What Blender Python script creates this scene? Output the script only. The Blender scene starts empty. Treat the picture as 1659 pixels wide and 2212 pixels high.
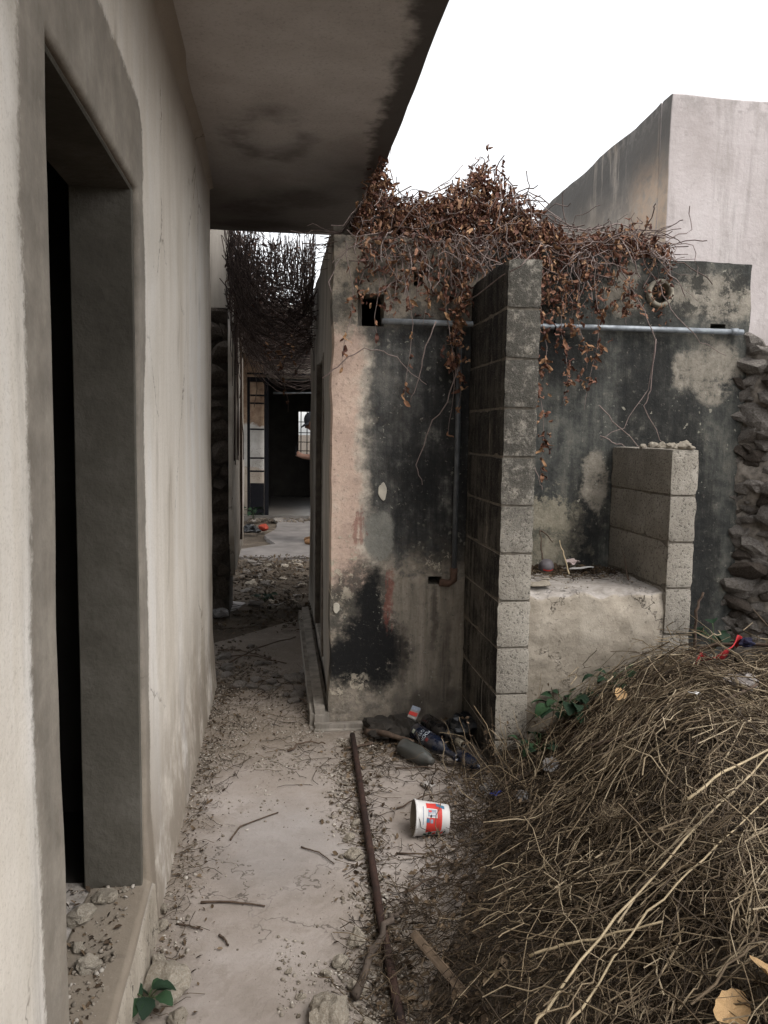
import bpy, bmesh, math, random
import numpy as np
from mathutils import Vector, Matrix, noise as mn
R = math.radians
random.seed(7); rng = np.random.default_rng(7)
S = bpy.context.scene
C = S.collection

# ------------------------------------------------------------------ camera
cam = bpy.data.cameras.new('camera'); co = bpy.data.objects.new('camera', cam); C.objects.link(co)
yaw, pitch, roll, CH = R(7.561), R(5.656), R(0.874), 1.468
fw = Vector((math.sin(yaw)*math.cos(pitch), math.cos(yaw)*math.cos(pitch), -math.sin(pitch)))
rt0 = Vector((math.cos(yaw), -math.sin(yaw), 0)); up0 = rt0.cross(fw)
rt = rt0*math.cos(roll) + up0*math.sin(roll); up = up0*math.cos(roll) - rt0*math.sin(roll)
m = Matrix((rt, up, -fw)).transposed().to_4x4(); m.translation = (0, 0, CH); co.matrix_world = m
cam.sensor_fit = 'HORIZONTAL'; cam.sensor_width = 36; cam.lens = 36*1720.3/1659
cam.clip_start = 0.05; cam.clip_end = 3000
S.camera = co
# ------------------------------------------------------------------ sky, sun, exposure
SUN_EL, SUN_AZ = R(56), R(138)          # azimuth measured clockwise from +Y
w = bpy.data.worlds.new('World'); S.world = w; w.use_nodes = True
nt = w.node_tree; bg = nt.nodes['Background']
sk = nt.nodes.new('ShaderNodeTexSky'); sk.sky_type = 'NISHITA'; sk.sun_disc = False
sk.sun_elevation = SUN_EL; sk.sun_rotation = SUN_AZ; sk.air_density = 1.0; sk.dust_density = 2.0
hs = nt.nodes.new('ShaderNodeHueSaturation'); hs.inputs['Saturation'].default_value = 0.10
nt.links.new(sk.outputs[0], hs.inputs['Color']); nt.links.new(hs.outputs[0], bg.inputs[0])
bg.inputs[1].default_value = 0.15
sl = bpy.data.lights.new('sun', 'SUN'); so = bpy.data.objects.new('sun', sl); C.objects.link(so)
sl.energy = 0.6; sl.angle = R(25); sl.color = (1, 0.95, 0.89)
sd = Vector((math.sin(SUN_AZ)*math.cos(SUN_EL), math.cos(SUN_AZ)*math.cos(SUN_EL), math.sin(SUN_EL)))
so.rotation_euler = sd.to_track_quat('Z', 'Y').to_euler(); so.location = (3, -4, 6)
S.view_settings.view_transform = 'Standard'; S.view_settings.look = 'None'
S.view_settings.exposure = 1.3; S.view_settings.gamma = 1.0
S.cycles.max_bounces = 5; S.cycles.diffuse_bounces = 4; S.cycles.use_adaptive_sampling = True; S.cycles.adaptive_threshold = .02

# ------------------------------------------------------------------ helpers: objects
def tag(o, label=None, cat=None, group=None, kind=None):
    if label: o['label'] = label
    if cat: o['category'] = cat
    if group: o['group'] = group
    if kind: o['kind'] = kind
    return o
def link(o, parent=None):
    C.objects.link(o)
    if parent is not None:
        o.parent = parent; o.matrix_parent_inverse = wm(parent).inverted()
    return o
def wm(o):
    b = Matrix.LocRotScale(o.location, o.rotation_euler, o.scale)
    return wm(o.parent) @ o.matrix_parent_inverse @ b if o.parent else b
def empty(name, loc, label, cat, group=None):
    o = bpy.data.objects.new(name, None); o.location = loc; o.empty_display_size = .1
    C.objects.link(o); return tag(o, label, cat, group)
def mesh(name, v, f, mat=None, smooth=False):
    me = bpy.data.meshes.new(name); me.from_pydata([tuple(p) for p in v], [], f); me.update()
    if mat: me.materials.append(mat)
    if smooth: me.polygons.foreach_set('use_smooth', [True]*len(me.polygons))
    return me
def obj(name, v, f, mat, parent=None, smooth=False, recalc=True):
    me = mesh(name, v, f, mat, smooth)
    if recalc:
        bm = bmesh.new(); bm.from_mesh(me); bmesh.ops.recalc_face_normals(bm, faces=bm.faces); bm.to_mesh(me); bm.free()
    return link(bpy.data.objects.new(name, me), parent)
def inst(name, me, loc, rot=(0,0,0), sc=(1,1,1), parent=None):
    o = bpy.data.objects.new(name, me); o.location = loc; o.rotation_euler = rot
    o.scale = sc if hasattr(sc, '__len__') else (sc,)*3
    return link(o, parent)
def fast(name, V, F, mat, parent=None, smooth=False):
    """V (n,3) float, F (m,k) int"""
    me = bpy.data.meshes.new(name); k = F.shape[1]
    me.vertices.add(len(V)); me.vertices.foreach_set('co', V.astype(np.float32).ravel())
    me.loops.add(F.size); me.loops.foreach_set('vertex_index', F.astype(np.int32).ravel())
    me.polygons.add(len(F)); me.polygons.foreach_set('loop_start', np.arange(0, F.size, k, dtype=np.int32))
    me.update(calc_edges=True); me.validate()
    if smooth: me.polygons.foreach_set('use_smooth', [True]*len(me.polygons))
    me.materials.append(mat)
    return link(bpy.data.objects.new(name, me), parent)
def nz(x, y=0, z=0, s=1.0): return mn.noise(Vector((x*s, y*s, z*s)))
def boxm(name, x0, x1, y0, y1, z0, z1, mat, parent=None, bev=0.0, seg=1, jit=0.0):
    bm = bmesh.new(); bmesh.ops.create_cube(bm, size=1)
    for v in bm.verts:
        v.co = Vector(((x0+x1)/2+v.co.x*(x1-x0), (y0+y1)/2+v.co.y*(y1-y0), (z0+z1)/2+v.co.z*(z1-z0)))
    if bev: bmesh.ops.bevel(bm, geom=bm.edges[:], offset=bev, segments=seg, affect='EDGES')
    if jit:
        for v in bm.verts: v.co += Vector((random.uniform(-jit, jit), random.uniform(-jit, jit), random.uniform(-jit, jit)))
    me = bpy.data.meshes.new(name); bm.to_mesh(me); bm.free(); me.materials.append(mat)
    return link(bpy.data.objects.new(name, me), parent)
def tube_geo(pts, rad, n=6, cap=True):
    pts = [Vector(p) for p in pts]; V = []; F = []
    rad = rad if hasattr(rad, '__len__') else [rad]*len(pts)
    pv = None
    for i, p in enumerate(pts):
        t = (pts[min(i+1, len(pts)-1)] - pts[max(i-1, 0)]).normalized()
        if pv is None: a = t.orthogonal().normalized()
        else:
            a = (pv - t*pv.dot(t))
            a = a.normalized() if a.length > 1e-6 else t.orthogonal().normalized()
        pv = a; b = t.cross(a)
        for k in range(n):
            th = 2*math.pi*k/n; V.append(p + (a*math.cos(th) + b*math.sin(th))*rad[i])
    for i in range(len(pts)-1):
        for k in range(n):
            F.append((i*n+k, i*n+(k+1) % n, (i+1)*n+(k+1) % n, (i+1)*n+k))
    if cap: F.append(tuple(range(n))[::-1]); F.append(tuple((len(pts)-1)*n+k for k in range(n)))
    return V, F
def tube(name, pts, rad, mat, parent=None, n=6, smooth=True):
    V, F = tube_geo(pts, rad, n); return obj(name, V, F, mat, parent, smooth, recalc=False)
def lathe_geo(prof, n=24, a0=0, a1=2*math.pi):
    """profile of (r, z) about the Z axis"""
    V = []; F = []; full = abs(a1-a0-2*math.pi) < 1e-6; m_ = n if full else n+1
    for r, z in prof:
        for k in range(m_):
            a = a0+(a1-a0)*k/n; V.append((r*math.cos(a), r*math.sin(a), z))
    for i in range(len(prof)-1):
        for k in range(n):
            k2 = (k+1) % m_; F.append((i*m_+k, i*m_+k2, (i+1)*m_+k2, (i+1)*m_+k))
    return V, F
def stalks_geo(P, rad, n=3):
    """P (N,K,3) paths, rad (N,K) or (N,)"""
    N, K, _ = P.shape
    T = np.gradient(P, axis=1); T /= np.linalg.norm(T, axis=2, keepdims=True)+1e-9
    ref = np.where(np.abs(T[:, :, 2:3]) > .9, np.array([1., 0, 0]), np.array([0, 0, 1.]))
    A = np.cross(T, ref); A /= np.linalg.norm(A, axis=2, keepdims=True)+1e-9
    B = np.cross(T, A)
    if rad.ndim == 1: rad = np.repeat(rad[:, None], K, 1)
    V = []
    for k in range(n):
        th = 2*math.pi*k/n; V.append(P + (A*math.cos(th)+B*math.sin(th))*rad[:, :, None])
    V = np.stack(V, 2).reshape(-1, 3)
    idx = np.arange(N*K*n).reshape(N, K, n)
    a = idx[:, :-1, :]; b = np.roll(idx, -1, 2)[:, :-1, :]; c = np.roll(idx, -1, 2)[:, 1:, :]; d = idx[:, 1:, :]
    return V, np.stack([a, b, c, d], -1).reshape(-1, 4)
def merge(lst):
    V = []; F = []; o = 0
    for v, f in lst: V.append(v); F.append(f+o); o += len(v)
    return np.concatenate(V), np.concatenate(F)
def scatter(protoV, protoF, pos, rot, sc):
    """copies of one prototype; rot (N,3,3), sc (N,) or (N,3)"""
    N = len(pos); sc = np.asarray(sc); sc = sc[:, None] if sc.ndim == 1 else sc
    V = np.einsum('nij,nkj->nki', rot, protoV[None]*sc[:, None, :]) + pos[:, None, :]
    F = protoF[None]+(np.arange(N)*len(protoV))[:, None, None]
    return V.reshape(-1, 3), F.reshape(-1, protoF.shape[1])
def rotm(N, tilt=1.0):
    a = rng.uniform(0, 2*np.pi, N); b = rng.normal(0, tilt, N); c = rng.normal(0, tilt, N)
    def rx(t): o = np.zeros((N, 3, 3)); o[:, 0, 0] = 1; o[:, 1, 1] = o[:, 2, 2] = np.cos(t); o[:, 1, 2] = -np.sin(t); o[:, 2, 1] = np.sin(t); return o
    def ry(t): o = np.zeros((N, 3, 3)); o[:, 1, 1] = 1; o[:, 0, 0] = o[:, 2, 2] = np.cos(t); o[:, 0, 2] = np.sin(t); o[:, 2, 0] = -np.sin(t); return o
    def rz(t): o = np.zeros((N, 3, 3)); o[:, 2, 2] = 1; o[:, 0, 0] = o[:, 1, 1] = np.cos(t); o[:, 0, 1] = -np.sin(t); o[:, 1, 0] = np.sin(t); return o
    return rz(a) @ rx(b) @ ry(c)

# ------------------------------------------------------------------ helpers: materials
class M:
    def __init__(s, name, rough=.9, world=False):
        s.m = bpy.data.materials.new(name); s.m.use_nodes = True; s.t = s.m.node_tree; s.N = s.t.nodes; s.L = s.t.links
        s.p = s.N['Principled BSDF']; s.p.inputs['Roughness'].default_value = rough
        s.p.inputs['Specular IOR Level'].default_value = .25
        if world: s.co = s.N.new('ShaderNodeNewGeometry').outputs['Position']
        else: s.co = s.N.new('ShaderNodeTexCoord').outputs['Object']
    def set(s, sock, v):
        if isinstance(v, bpy.types.NodeSocket): s.L.new(v, sock)
        elif isinstance(v, (tuple, list)) and len(v) == 3 and sock.type == 'RGBA': sock.default_value = (*v, 1)
        else: sock.default_value = v
    def noise(s, scale=5, detail=5, rough=.6, dist=0, vec=None, col=False):
        detail = min(detail, 5 if not col else 4)
        n = s.N.new('ShaderNodeTexNoise'); s.L.new(vec or s.co, n.inputs['Vector'])
        n.inputs['Scale'].default_value = scale; n.inputs['Detail'].default_value = detail
        n.inputs['Roughness'].default_value = rough; n.inputs['Distortion'].default_value = dist
        return n.outputs['Color' if col else 'Fac']
    def vor(s, scale, feature='F1', vec=None, out='Distance'):
        n = s.N.new('ShaderNodeTexVoronoi'); n.feature = feature; s.L.new(vec or s.co, n.inputs['Vector']); n.inputs['Scale'].default_value = scale
        return n.outputs[out]
    def math(s, op, a, b=0.0, clamp=False):
        n = s.N.new('ShaderNodeMath'); n.operation = op; n.use_clamp = clamp; s.set(n.inputs[0], a); s.set(n.inputs[1], b); return n.outputs[0]
    def vm(s, op, a, b=(0, 0, 0)):
        n = s.N.new('ShaderNodeVectorMath'); n.operation = op; s.set(n.inputs[0], a); s.set(n.inputs[1], b)
        return n.outputs['Value' if op == 'LENGTH' else 'Vector']
    def warp(s, amp=.1, scale=4, detail=4, vec=None):
        c = s.noise(scale, max(detail, 5), .72, vec=vec, col=True); d = s.vm('SUBTRACT', c, (.5, .5, .5))
        return s.vm('ADD', vec or s.co, s.vm('MULTIPLY', d, (amp*2,)*3))
    def sc(s, v, vec=None): return s.vm('MULTIPLY', vec or s.co, v)
    def rng(s, f, a, b, c=0.0, d=1.0, smooth=True):
        n = s.N.new('ShaderNodeMapRange'); n.interpolation_type = 'SMOOTHSTEP' if smooth else 'LINEAR'
        s.set(n.inputs[0], f)
        for i, v in enumerate((a, b, c, d)): n.inputs[i+1].default_value = v
        return n.outputs[0]
    def mul(s, *a):
        r = a[0]
        for b in a[1:]: r = s.math('MULTIPLY', r, b)
        return r
    def mx(s, *a):
        r = a[0]
        for b in a[1:]: r = s.math('MAXIMUM', r, b)
        return r
    def blob(s, c, r, soft=.25, vec=None):
        l = s.vm('LENGTH', s.vm('DIVIDE', s.vm('SUBTRACT', vec or s.co, c), r))
        return s.rng(l, 1+soft, 1-soft)
    def box(s, c, h, rad=.03, soft=.02, vec=None):
        q = s.vm('SUBTRACT', s.vm('ABSOLUTE', s.vm('SUBTRACT', vec or s.co, c)), h)
        l = s.vm('LENGTH', s.vm('MAXIMUM', q, (0, 0, 0)))
        return s.rng(l, rad+soft, max(rad-soft, 0))
    def gran(s, mask, fine, amt=.9, w=.12):
        return s.rng(s.math('ADD', mask, s.mul(s.math('SUBTRACT', fine, .5), amt*2)), .5-w, .5+w)
    def xyz(s, vec=None):
        n = s.N.new('ShaderNodeSeparateXYZ'); s.L.new(vec or s.co, n.inputs[0]); return n.outputs
    def mix(s, f, a, b):
        n = s.N.new('ShaderNodeMix'); n.data_type = 'RGBA'; s.set(n.inputs['Factor'], f); s.set(n.inputs['A'], a) if 0 else s.set(n.inputs[6], a); s.set(n.inputs[7], b); return n.outputs[2]
    def ramp(s, f, stops):
        n = s.N.new('ShaderNodeValToRGB'); s.set(n.inputs[0], f); e = n.color_ramp.elements
        while len(e) < len(stops): e.new(.5)
        for q, (p, c) in zip(e, stops): q.position = p; q.color = (*c, 1)
        return n.outputs[0]
    def normal(s):
        return s.N.new('ShaderNodeNewGeometry').outputs['Normal']
    def island(s): return s.N.new('ShaderNodeNewGeometry').outputs['Random Per Island']
    def objrand(s): return s.N.new('ShaderNodeObjectInfo').outputs['Random']
    def bump(s, h, strength=.5, dist=.01):
        n = s.N.new('ShaderNodeBump'); n.inputs['Strength'].default_value = strength; n.inputs['Distance'].default_value = dist
        s.set(n.inputs['Height'], h)
        prev = s.p.inputs['Normal']
        if prev.is_linked: s.L.new(prev.links[0].from_socket, n.inputs['Normal'])
        s.L.new(n.outputs[0], prev)
    def done(s, col, rough=None):
        s.set(s.p.inputs['Base Color'], col)
        if rough is not None: s.set(s.p.inputs['Roughness'], rough)
        return s.m
def plain(name, col, rough=.85, var=.25, scale=20, bump=.3, metal=0.0, spec=.25, world=False):
    k = M(name, rough, world); n = k.noise(scale, 5)
    c2 = tuple(x*(1-var) for x in col); c3 = tuple(min(1, x*(1+var)) for x in col)
    c = k.ramp(n, [(.3, c2), (.7, c3)])
    if bump: k.bump(n, bump, .004)
    k.p.inputs['Metallic'].default_value = metal; k.p.inputs['Specular IOR Level'].default_value = spec
    return k.done(c)

# ---- house plaster (wall in plane x, with the cement band round the doorway)
def m_house():
    k = M('house_plaster', .92)
    st = k.noise(1, 6, .6, vec=k.sc((1, 5, .6))); st2 = k.noise(1, 6, .7, vec=k.sc((1, 22, 1.4))); big = k.noise(1.3, 5)
    base = k.ramp(st, [(.3, (.52, .46, .385)), (.5, (.62, .565, .495)), (.72, (.665, .63, .59))])
    base = k.mix(k.rng(st2, .54, .75, 0, .28), base, (.42, .37, .31))
    base = k.mix(k.rng(big, .54, .7, 0, .45), base, (.47, .42, .35))
    wv = k.warp(.09, 2.3, 5, vec=k.sc((1, 1, .45)))
    # band of bare cement round the doorway (y 1.405..2.25, z up to 2.10)
    q = k.vm('MULTIPLY', k.warp(.05, 2.6, 6), (0, 1, 1)); fn = k.noise(70, 4, .75)
    band = k.gran(k.box((0, 1.795, .75), (9, .455, 1.52), .085, .045, vec=q), fn, .45, .2)
    band2 = k.box((0, 1.31, .9), (9, .015, 1.9), .075, .05, vec=k.vm('MULTIPLY', k.warp(.13, 1.9, 6), (0, 1, 1)))
    cem = k.ramp(k.noise(9, 6, .7), [(.3, (.12, .104, .083)), (.52, (.185, .16, .13)), (.7, (.25, .22, .18))])
    c = k.mix(k.mul(band, .92), base, cem)
    c = k.mix(k.mul(band2, k.rng(st2, .35, .6), .55), c, cem)
    # dirt at the foot and brownish dirt plus painted-in shade under the ceiling
    z = k.xyz(wv)[2]
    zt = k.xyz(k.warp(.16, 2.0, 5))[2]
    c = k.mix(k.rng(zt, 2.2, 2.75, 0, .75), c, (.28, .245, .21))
    foot = k.mul(k.rng(z, .42, .02), k.rng(k.noise(3.5, 6, .7), .28, .58))
    c = k.mix(k.mul(foot, .85), c, (.19, .155, .118))
    c = k.mix(k.mul(k.rng(k.noise(1, 6, .7, vec=k.sc((1, 7, 1.3))), .56, .68), k.rng(k.noise(2.1, 4), .45, .6), .5), c, (.30, .255, .20))
    yy = k.xyz(k.warp(.06, 3))[1]
    c = k.mix(k.mul(k.rng(yy, 4.15, 4.5), k.rng(k.noise(2.5, 4), .4, .65), .7), c, (.25, .205, .155))
    pit = k.noise(55, 3, .7); gr = k.noise(150, 3, .75)
    c = k.mix(k.rng(gr, .5, .72, 0, .3), c, (.22, .185, .145)); c = k.mix(k.rng(k.noise(24, 5, .75), .60, .70, 0, .3), c, (.33, .29, .235))
    spots = k.rng(k.vor(9), .045, .02)
    c = k.mix(k.mul(spots, k.rng(k.noise(5), .5, .62), .8), c, (.09, .08, .065))
    cw = k.vm('MULTIPLY', k.warp(.10, 6, 5), (0, 1, .7)); crk = k.mul(k.rng(k.vor(1.6, 'DISTANCE_TO_EDGE', vec=cw), .008, .002), k.rng(k.noise(1.7, 3), .52, .6)); c = k.mix(k.mul(crk, .6), c, (.12, .1, .08))
    k.bump(pit, .45, .004); k.bump(k.noise(7, 5), .3, .02); k.bump(band, .25, -.006)
    return k.done(c)
def m_soffit():
    k = M('soffit_plaster', .95)
    n = k.noise(2.2, 6, .65); f = k.noise(30, 4)
    c = k.ramp(n, [(.3, (.42, .39, .37)), (.5, (.52, .49, .47)), (.72, (.60, .57, .555))])
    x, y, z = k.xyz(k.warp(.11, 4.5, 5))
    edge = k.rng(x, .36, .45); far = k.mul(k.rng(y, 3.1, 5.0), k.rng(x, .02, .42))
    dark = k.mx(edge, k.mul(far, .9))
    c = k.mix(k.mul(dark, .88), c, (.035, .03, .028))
    wv = k.warp(.10, 3.5, 5)
    r1 = k.mul(k.math('SUBTRACT', k.blob((-.05, 3.75, 2.77), (.2, .34, 3), .3, wv), k.blob((-.03, 3.72, 2.77), (.10, .16, 3), .6, wv), True), k.rng(k.noise(4, 4), .35, .6))
    c = k.mix(k.mul(r1, .6), c, (.07, .06, .052))
    for cx, cy, rx, ry in ((.12, 4.65, .22, .22), (-.15, 4.9, .2, .2), (.2, 5.2, .3, .16), (-.2, 5.25, .25, .12), (.25, 2.35, .09, .06)):
        c = k.mix(k.mul(k.blob((cx, cy, 2.77), (rx, ry, 3), .4, wv), k.rng(n, .35, .6), .75), c, (.055, .046, .042))
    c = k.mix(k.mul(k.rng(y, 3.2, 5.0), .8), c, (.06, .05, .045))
    c = k.mix(k.rng(k.noise(90, 3, .75), .5, .72, 0, .3), c, (.12, .105, .095))
    k.bump(f, .5, .006)
    return k.done(c)
def m_jamb():
    k = M('cement_jamb', .9)
    n = k.noise(3.5, 6, .7); f = k.noise(40, 4)
    c = k.ramp(n, [(.3, (.055, .049, .039)), (.52, (.08, .072, .058)), (.7, (.11, .10, .084))])
    c = k.mix(k.rng(k.noise(2.2, 5, vec=k.warp(.3, 2)), .6, .7, 0, .45), c, (.19, .185, .17))
    c = k.mix(k.rng(k.noise(120, 3, .75), .5, .7, 0, .3), c, (.05, .045, .036)); k.bump(f, .5, .006); return k.done(c)
# ---- outhouse front wall: stains with shapes of their own (x, z on the wall)
def m_front():
    k = M('stained_plaster', .95)
    flat = k.vm('MULTIPLY', k.co, (1, 0, 1))
    w1 = k.warp(.05, 9, 6, vec=flat); w2 = k.warp(.10, 4, 6, vec=flat); w3 = k.warp(.03, 22, 5, vec=flat)
    mott = k.noise(5, 7, .7, vec=flat); fine = k.noise(38, 5, .75, vec=flat); st = k.noise(1, 6, .7, vec=k.sc((26, 0, 2.2)))
    med = k.noise(14, 6, .7, vec=flat)
    c = k.ramp(mott, [(.28, (.15, .13, .105)), (.46, (.28, .24, .19)), (.7, (.40, .345, .285))])
    c = k.mix(k.rng(med, .5, .62, 0, .75), c, (.12, .108, .09))
    B = lambda cx, cz, rx, rz, soft=.3, v=w2: k.blob((cx, 0, cz), (rx, 1, rz), soft, v)
    # pink limewash strip at the corner
    X, _, Z = k.xyz(w2)
    pink = k.gran(k.mul(k.rng(X, .46, .40), k.rng(Z, .55, .8), k.rng(Z, 2.15, 1.75)), med, .8, .2)
    c = k.mix(pink, c, k.ramp(mott, [(.3, (.43, .315, .255)), (.55, (.56, .42, .34)), (.75, (.55, .47, .39))]))
    cream = k.mul(k.rng(k.math('ABSOLUTE', k.math('SUBTRACT', X, .425)), .06, .015), k.rng(Z, .7, .9), k.rng(Z, 2.0, 1.8))
    c = k.mix(k.mul(cream, .8), c, (.55, .50, .42))
    # old upper render, grey and black blotches
    upm = k.mul(k.rng(Z, 1.88, 2.0), k.rng(k.noise(7, 7, .7, vec=w1), .44, .58))
    c = k.mix(k.mul(upm, .85), c, k.ramp(fine, [(.35, (.05, .048, .042)), (.65, (.14, .13, .11))]))
    # big grey-black mould field
    fld = k.box((.80, 0, 1.36), (.31, 1, .58), .07, .07, vec=w2)
    fld = k.gran(k.mul(fld, k.rng(Z, .62, 1.05)), med, .8, .5)
    tone = k.math('ADD', k.math('ADD', k.mul(st, .28), k.mul(mott, .42)), k.mul(med, .30))
    mouldc = k.ramp(tone, [(.38, (.014, .014, .015)), (.47, (.045, .045, .044)), (.54, (.088, .086, .08)), (.63, (.16, .152, .133))])
    c = k.mix(fld, c, mouldc)
    deep = k.mul(k.mx(B(.82, 1.55, .16, .55, .6), B(.72, 1.25, .18, .35, .7), B(.86, 1.15, .13, .45, .6)), k.rng(tone, .66, .48))
    c = k.mix(k.mul(k.gran(deep, fine, .5, .6), .75), c, (.011, .011, .011))
    lich = k.mul(k.rng(k.vor(26, vec=w3), .26, .18), k.rng(k.noise(3, 4, vec=flat), .52, .62), fld)
    c = k.mix(k.mul(lich, .6), c, (.25, .24, .2))
    c = k.mix(k.mul(B(.495, .96, .075, .12, .15, w1), .85), c, k.ramp(med, [(.35, (.17, .168, .15)), (.7, (.28, .27, .235))]))
    # bare render below, right of the soot
    low = k.mul(k.rng(Z, .78, .70), k.rng(X, .55, .62))
    c = k.mix(k.mul(low, .75), c, k.ramp(st, [(.32, (.10, .085, .07)), (.5, (.20, .175, .142)), (.7, (.30, .262, .215))]))
    # soot patch
    s_ = k.mx(B(.40, .56, .17, .25, .3), B(.49, .34, .15, .19, .3), B(.33, .36, .12, .15, .3), B(.48, .62, .11, .18, .3))
    sd_ = k.mx(B(.49, .37, .13, .17, .5), B(.36, .34, .15, .11, .5), B(.46, .58, .07, .18, .5), B(.42, .48, .1, .1, .5))
    s_ = k.gran(k.mul(s_, k.rng(med, .25, .55)), fine, .8, .55)
    c = k.mix(k.mul(s_, .9), c, k.ramp(fine, [(.35, (.02, .019, .017)), (.6, (.075, .07, .06)), (.75, (.18, .165, .14))]))
    c = k.mix(k.gran(k.mul(sd_, k.rng(med, .2, .42)), fine, .9, .42), c, (.011, .011, .011))
    # chipped plaster edge, pale
    chip = k.mul(k.rng(k.noise(11, 6, .75, vec=w1), .53, .58), k.mx(B(.30, .82, .10, .2, .4), B(.36, .16, .14, .09, .4), B(.78, .80, .1, .06, .4)))
    c = k.mix(chip, c, (.46, .405, .32))
    chp = k.mul(k.rng(k.noise(1, 5, .7, vec=k.sc((60, 0, 11))), .655, .68), k.rng(X, .48, .44)); c = k.mix(k.mul(chp, .75), c, (.15, .135, .115))
    # rusty red smears
    red = k.gran(k.mul(k.mx(B(.395, 1.0, .032, .10, .5, w1), B(.55, .62, .028, .16, .5, w1), B(.545, .70, .02, .08, .5, w1)), k.rng(st, .38, .55)), fine, .9, .3)
    c = k.mix(k.mul(red, .55), c, (.21, .065, .048))
    # foot of the wall
    ft = k.mul(k.rng(Z, .24, .08), k.rng(med, .3, .6))
    c = k.mix(k.mul(ft, .75), c, (.12, .105, .088))
    # niche part (x > 1.05)
    nich = k.rng(X, .98, 1.02)
    nc = k.ramp(tone, [(.38, (.020, .021, .020)), (.47, (.050, .051, .047)), (.54, (.090, .089, .078)), (.64, (.16, .147, .12))])
    nlow = k.gran(k.mul(k.rng(Z, 1.32, 1.0), k.rng(X, 1.75, 1.35)), med, 1.3, .15)
    nc = k.mix(k.mul(nlow, .75), nc, k.ramp(k.noise(9, 6, .7, vec=w1), [(.38, (.09, .085, .065)), (.52, (.27, .24, .18)), (.7, (.38, .34, .26))]))
    nblk = k.mx(B(1.86, 1.68, .17, .36, .4), B(2.06, 1.2, .14, .6, .5), B(1.35, 1.86, .32, .13, .5), B(1.58, 1.02, .1, .3, .6), B(2.2, .8, .1, .5, .4))
    nc = k.mix(k.mul(k.gran(k.mul(nblk, k.rng(tone, .68, .5)), fine, .6, .6), .8), nc, (.011, .011, .011))
    npale = k.mul(k.mx(B(2.2, 2.18, .24, .14, .35), B(2.22, 1.82, .15, .16, .3), B(2.05, 1.8, .06, .1, .5), B(1.60, 1.24, .07, .15, .3), B(1.72, 2.2, .1, .12, .4)), k.rng(mott, .3, .5))
    nc = k.mix(k.mul(k.gran(k.mul(npale, k.rng(med, .2, .5)), fine, .8, .45), .85), nc, k.ramp(med, [(.35, (.16, .142, .115)), (.65, (.32, .285, .235))]))
    ntop = k.mul(k.rng(Z, 2.03, 2.1), k.rng(k.noise(6.5, 7, .75, vec=w1), .49, .57))
    nc = k.mix(k.mul(ntop, .9), nc, (.035, .034, .03))
    nc = k.mix(k.mul(k.rng(k.vor(19, vec=w3), .16, .1), k.rng(k.noise(2.4, 3, vec=flat), .5, .6), .7), nc, (.33, .31, .25))
    # rust run under the broken pipe and grey runs down the lower wall
    run = k.mul(k.mx(B(.78, .55, .02, .2, .6, w1), B(.62, .35, .03, .18, .7, w1), B(.84, .3, .03, .25, .7, w1), B(.80, .14, .1, .05, .6, w1), B(.70, .10, .04, .07, .5, w1)), k.rng(st, .35, .55))
    c = k.mix(k.mul(run, .75), c, (.055, .046, .038))
    c = k.mix(nich, c, nc)
    sp1 = k.noise(46, 5, .8, vec=flat); sp2 = k.noise(31, 5, .8, vec=k.vm('ADD', flat, (7, 0, 3)))
    c = k.mix(k.rng(sp1, .57, .66, 0, .55), c, (.03, .028, .024)); c = k.mix(k.rng(sp2, .60, .68, 0, .38), c, (.40, .36, .30))
    dots = k.mul(k.rng(k.vor(34, vec=w3), .17, .11), k.rng(k.noise(4.5, 3, vec=flat), .5, .58)); c = k.mix(k.mul(dots, .55), c, (.34, .33, .28))
    k.bump(fine, .5, .006); k.bump(med, .6, .014); k.bump(chip, .6, .006)
    return k.done(c)
def m_side():
    k = M('grey_plaster', .95)
    st = k.noise(1, 6, .65, vec=k.sc((9, 9, .9))); f = k.noise(30, 5)
    c = k.ramp(st, [(.3, (.14, .125, .105)), (.5, (.24, .215, .185)), (.7, (.33, .30, .262))])
    ch = k.rng(k.noise(1, 5, .7, vec=k.sc((30, 30, 6))), .64, .68)
    c = k.mix(k.mul(ch, .8), c, (.07, .062, .052))
    k.bump(f, .4, .005); return k.done(c)
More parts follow.
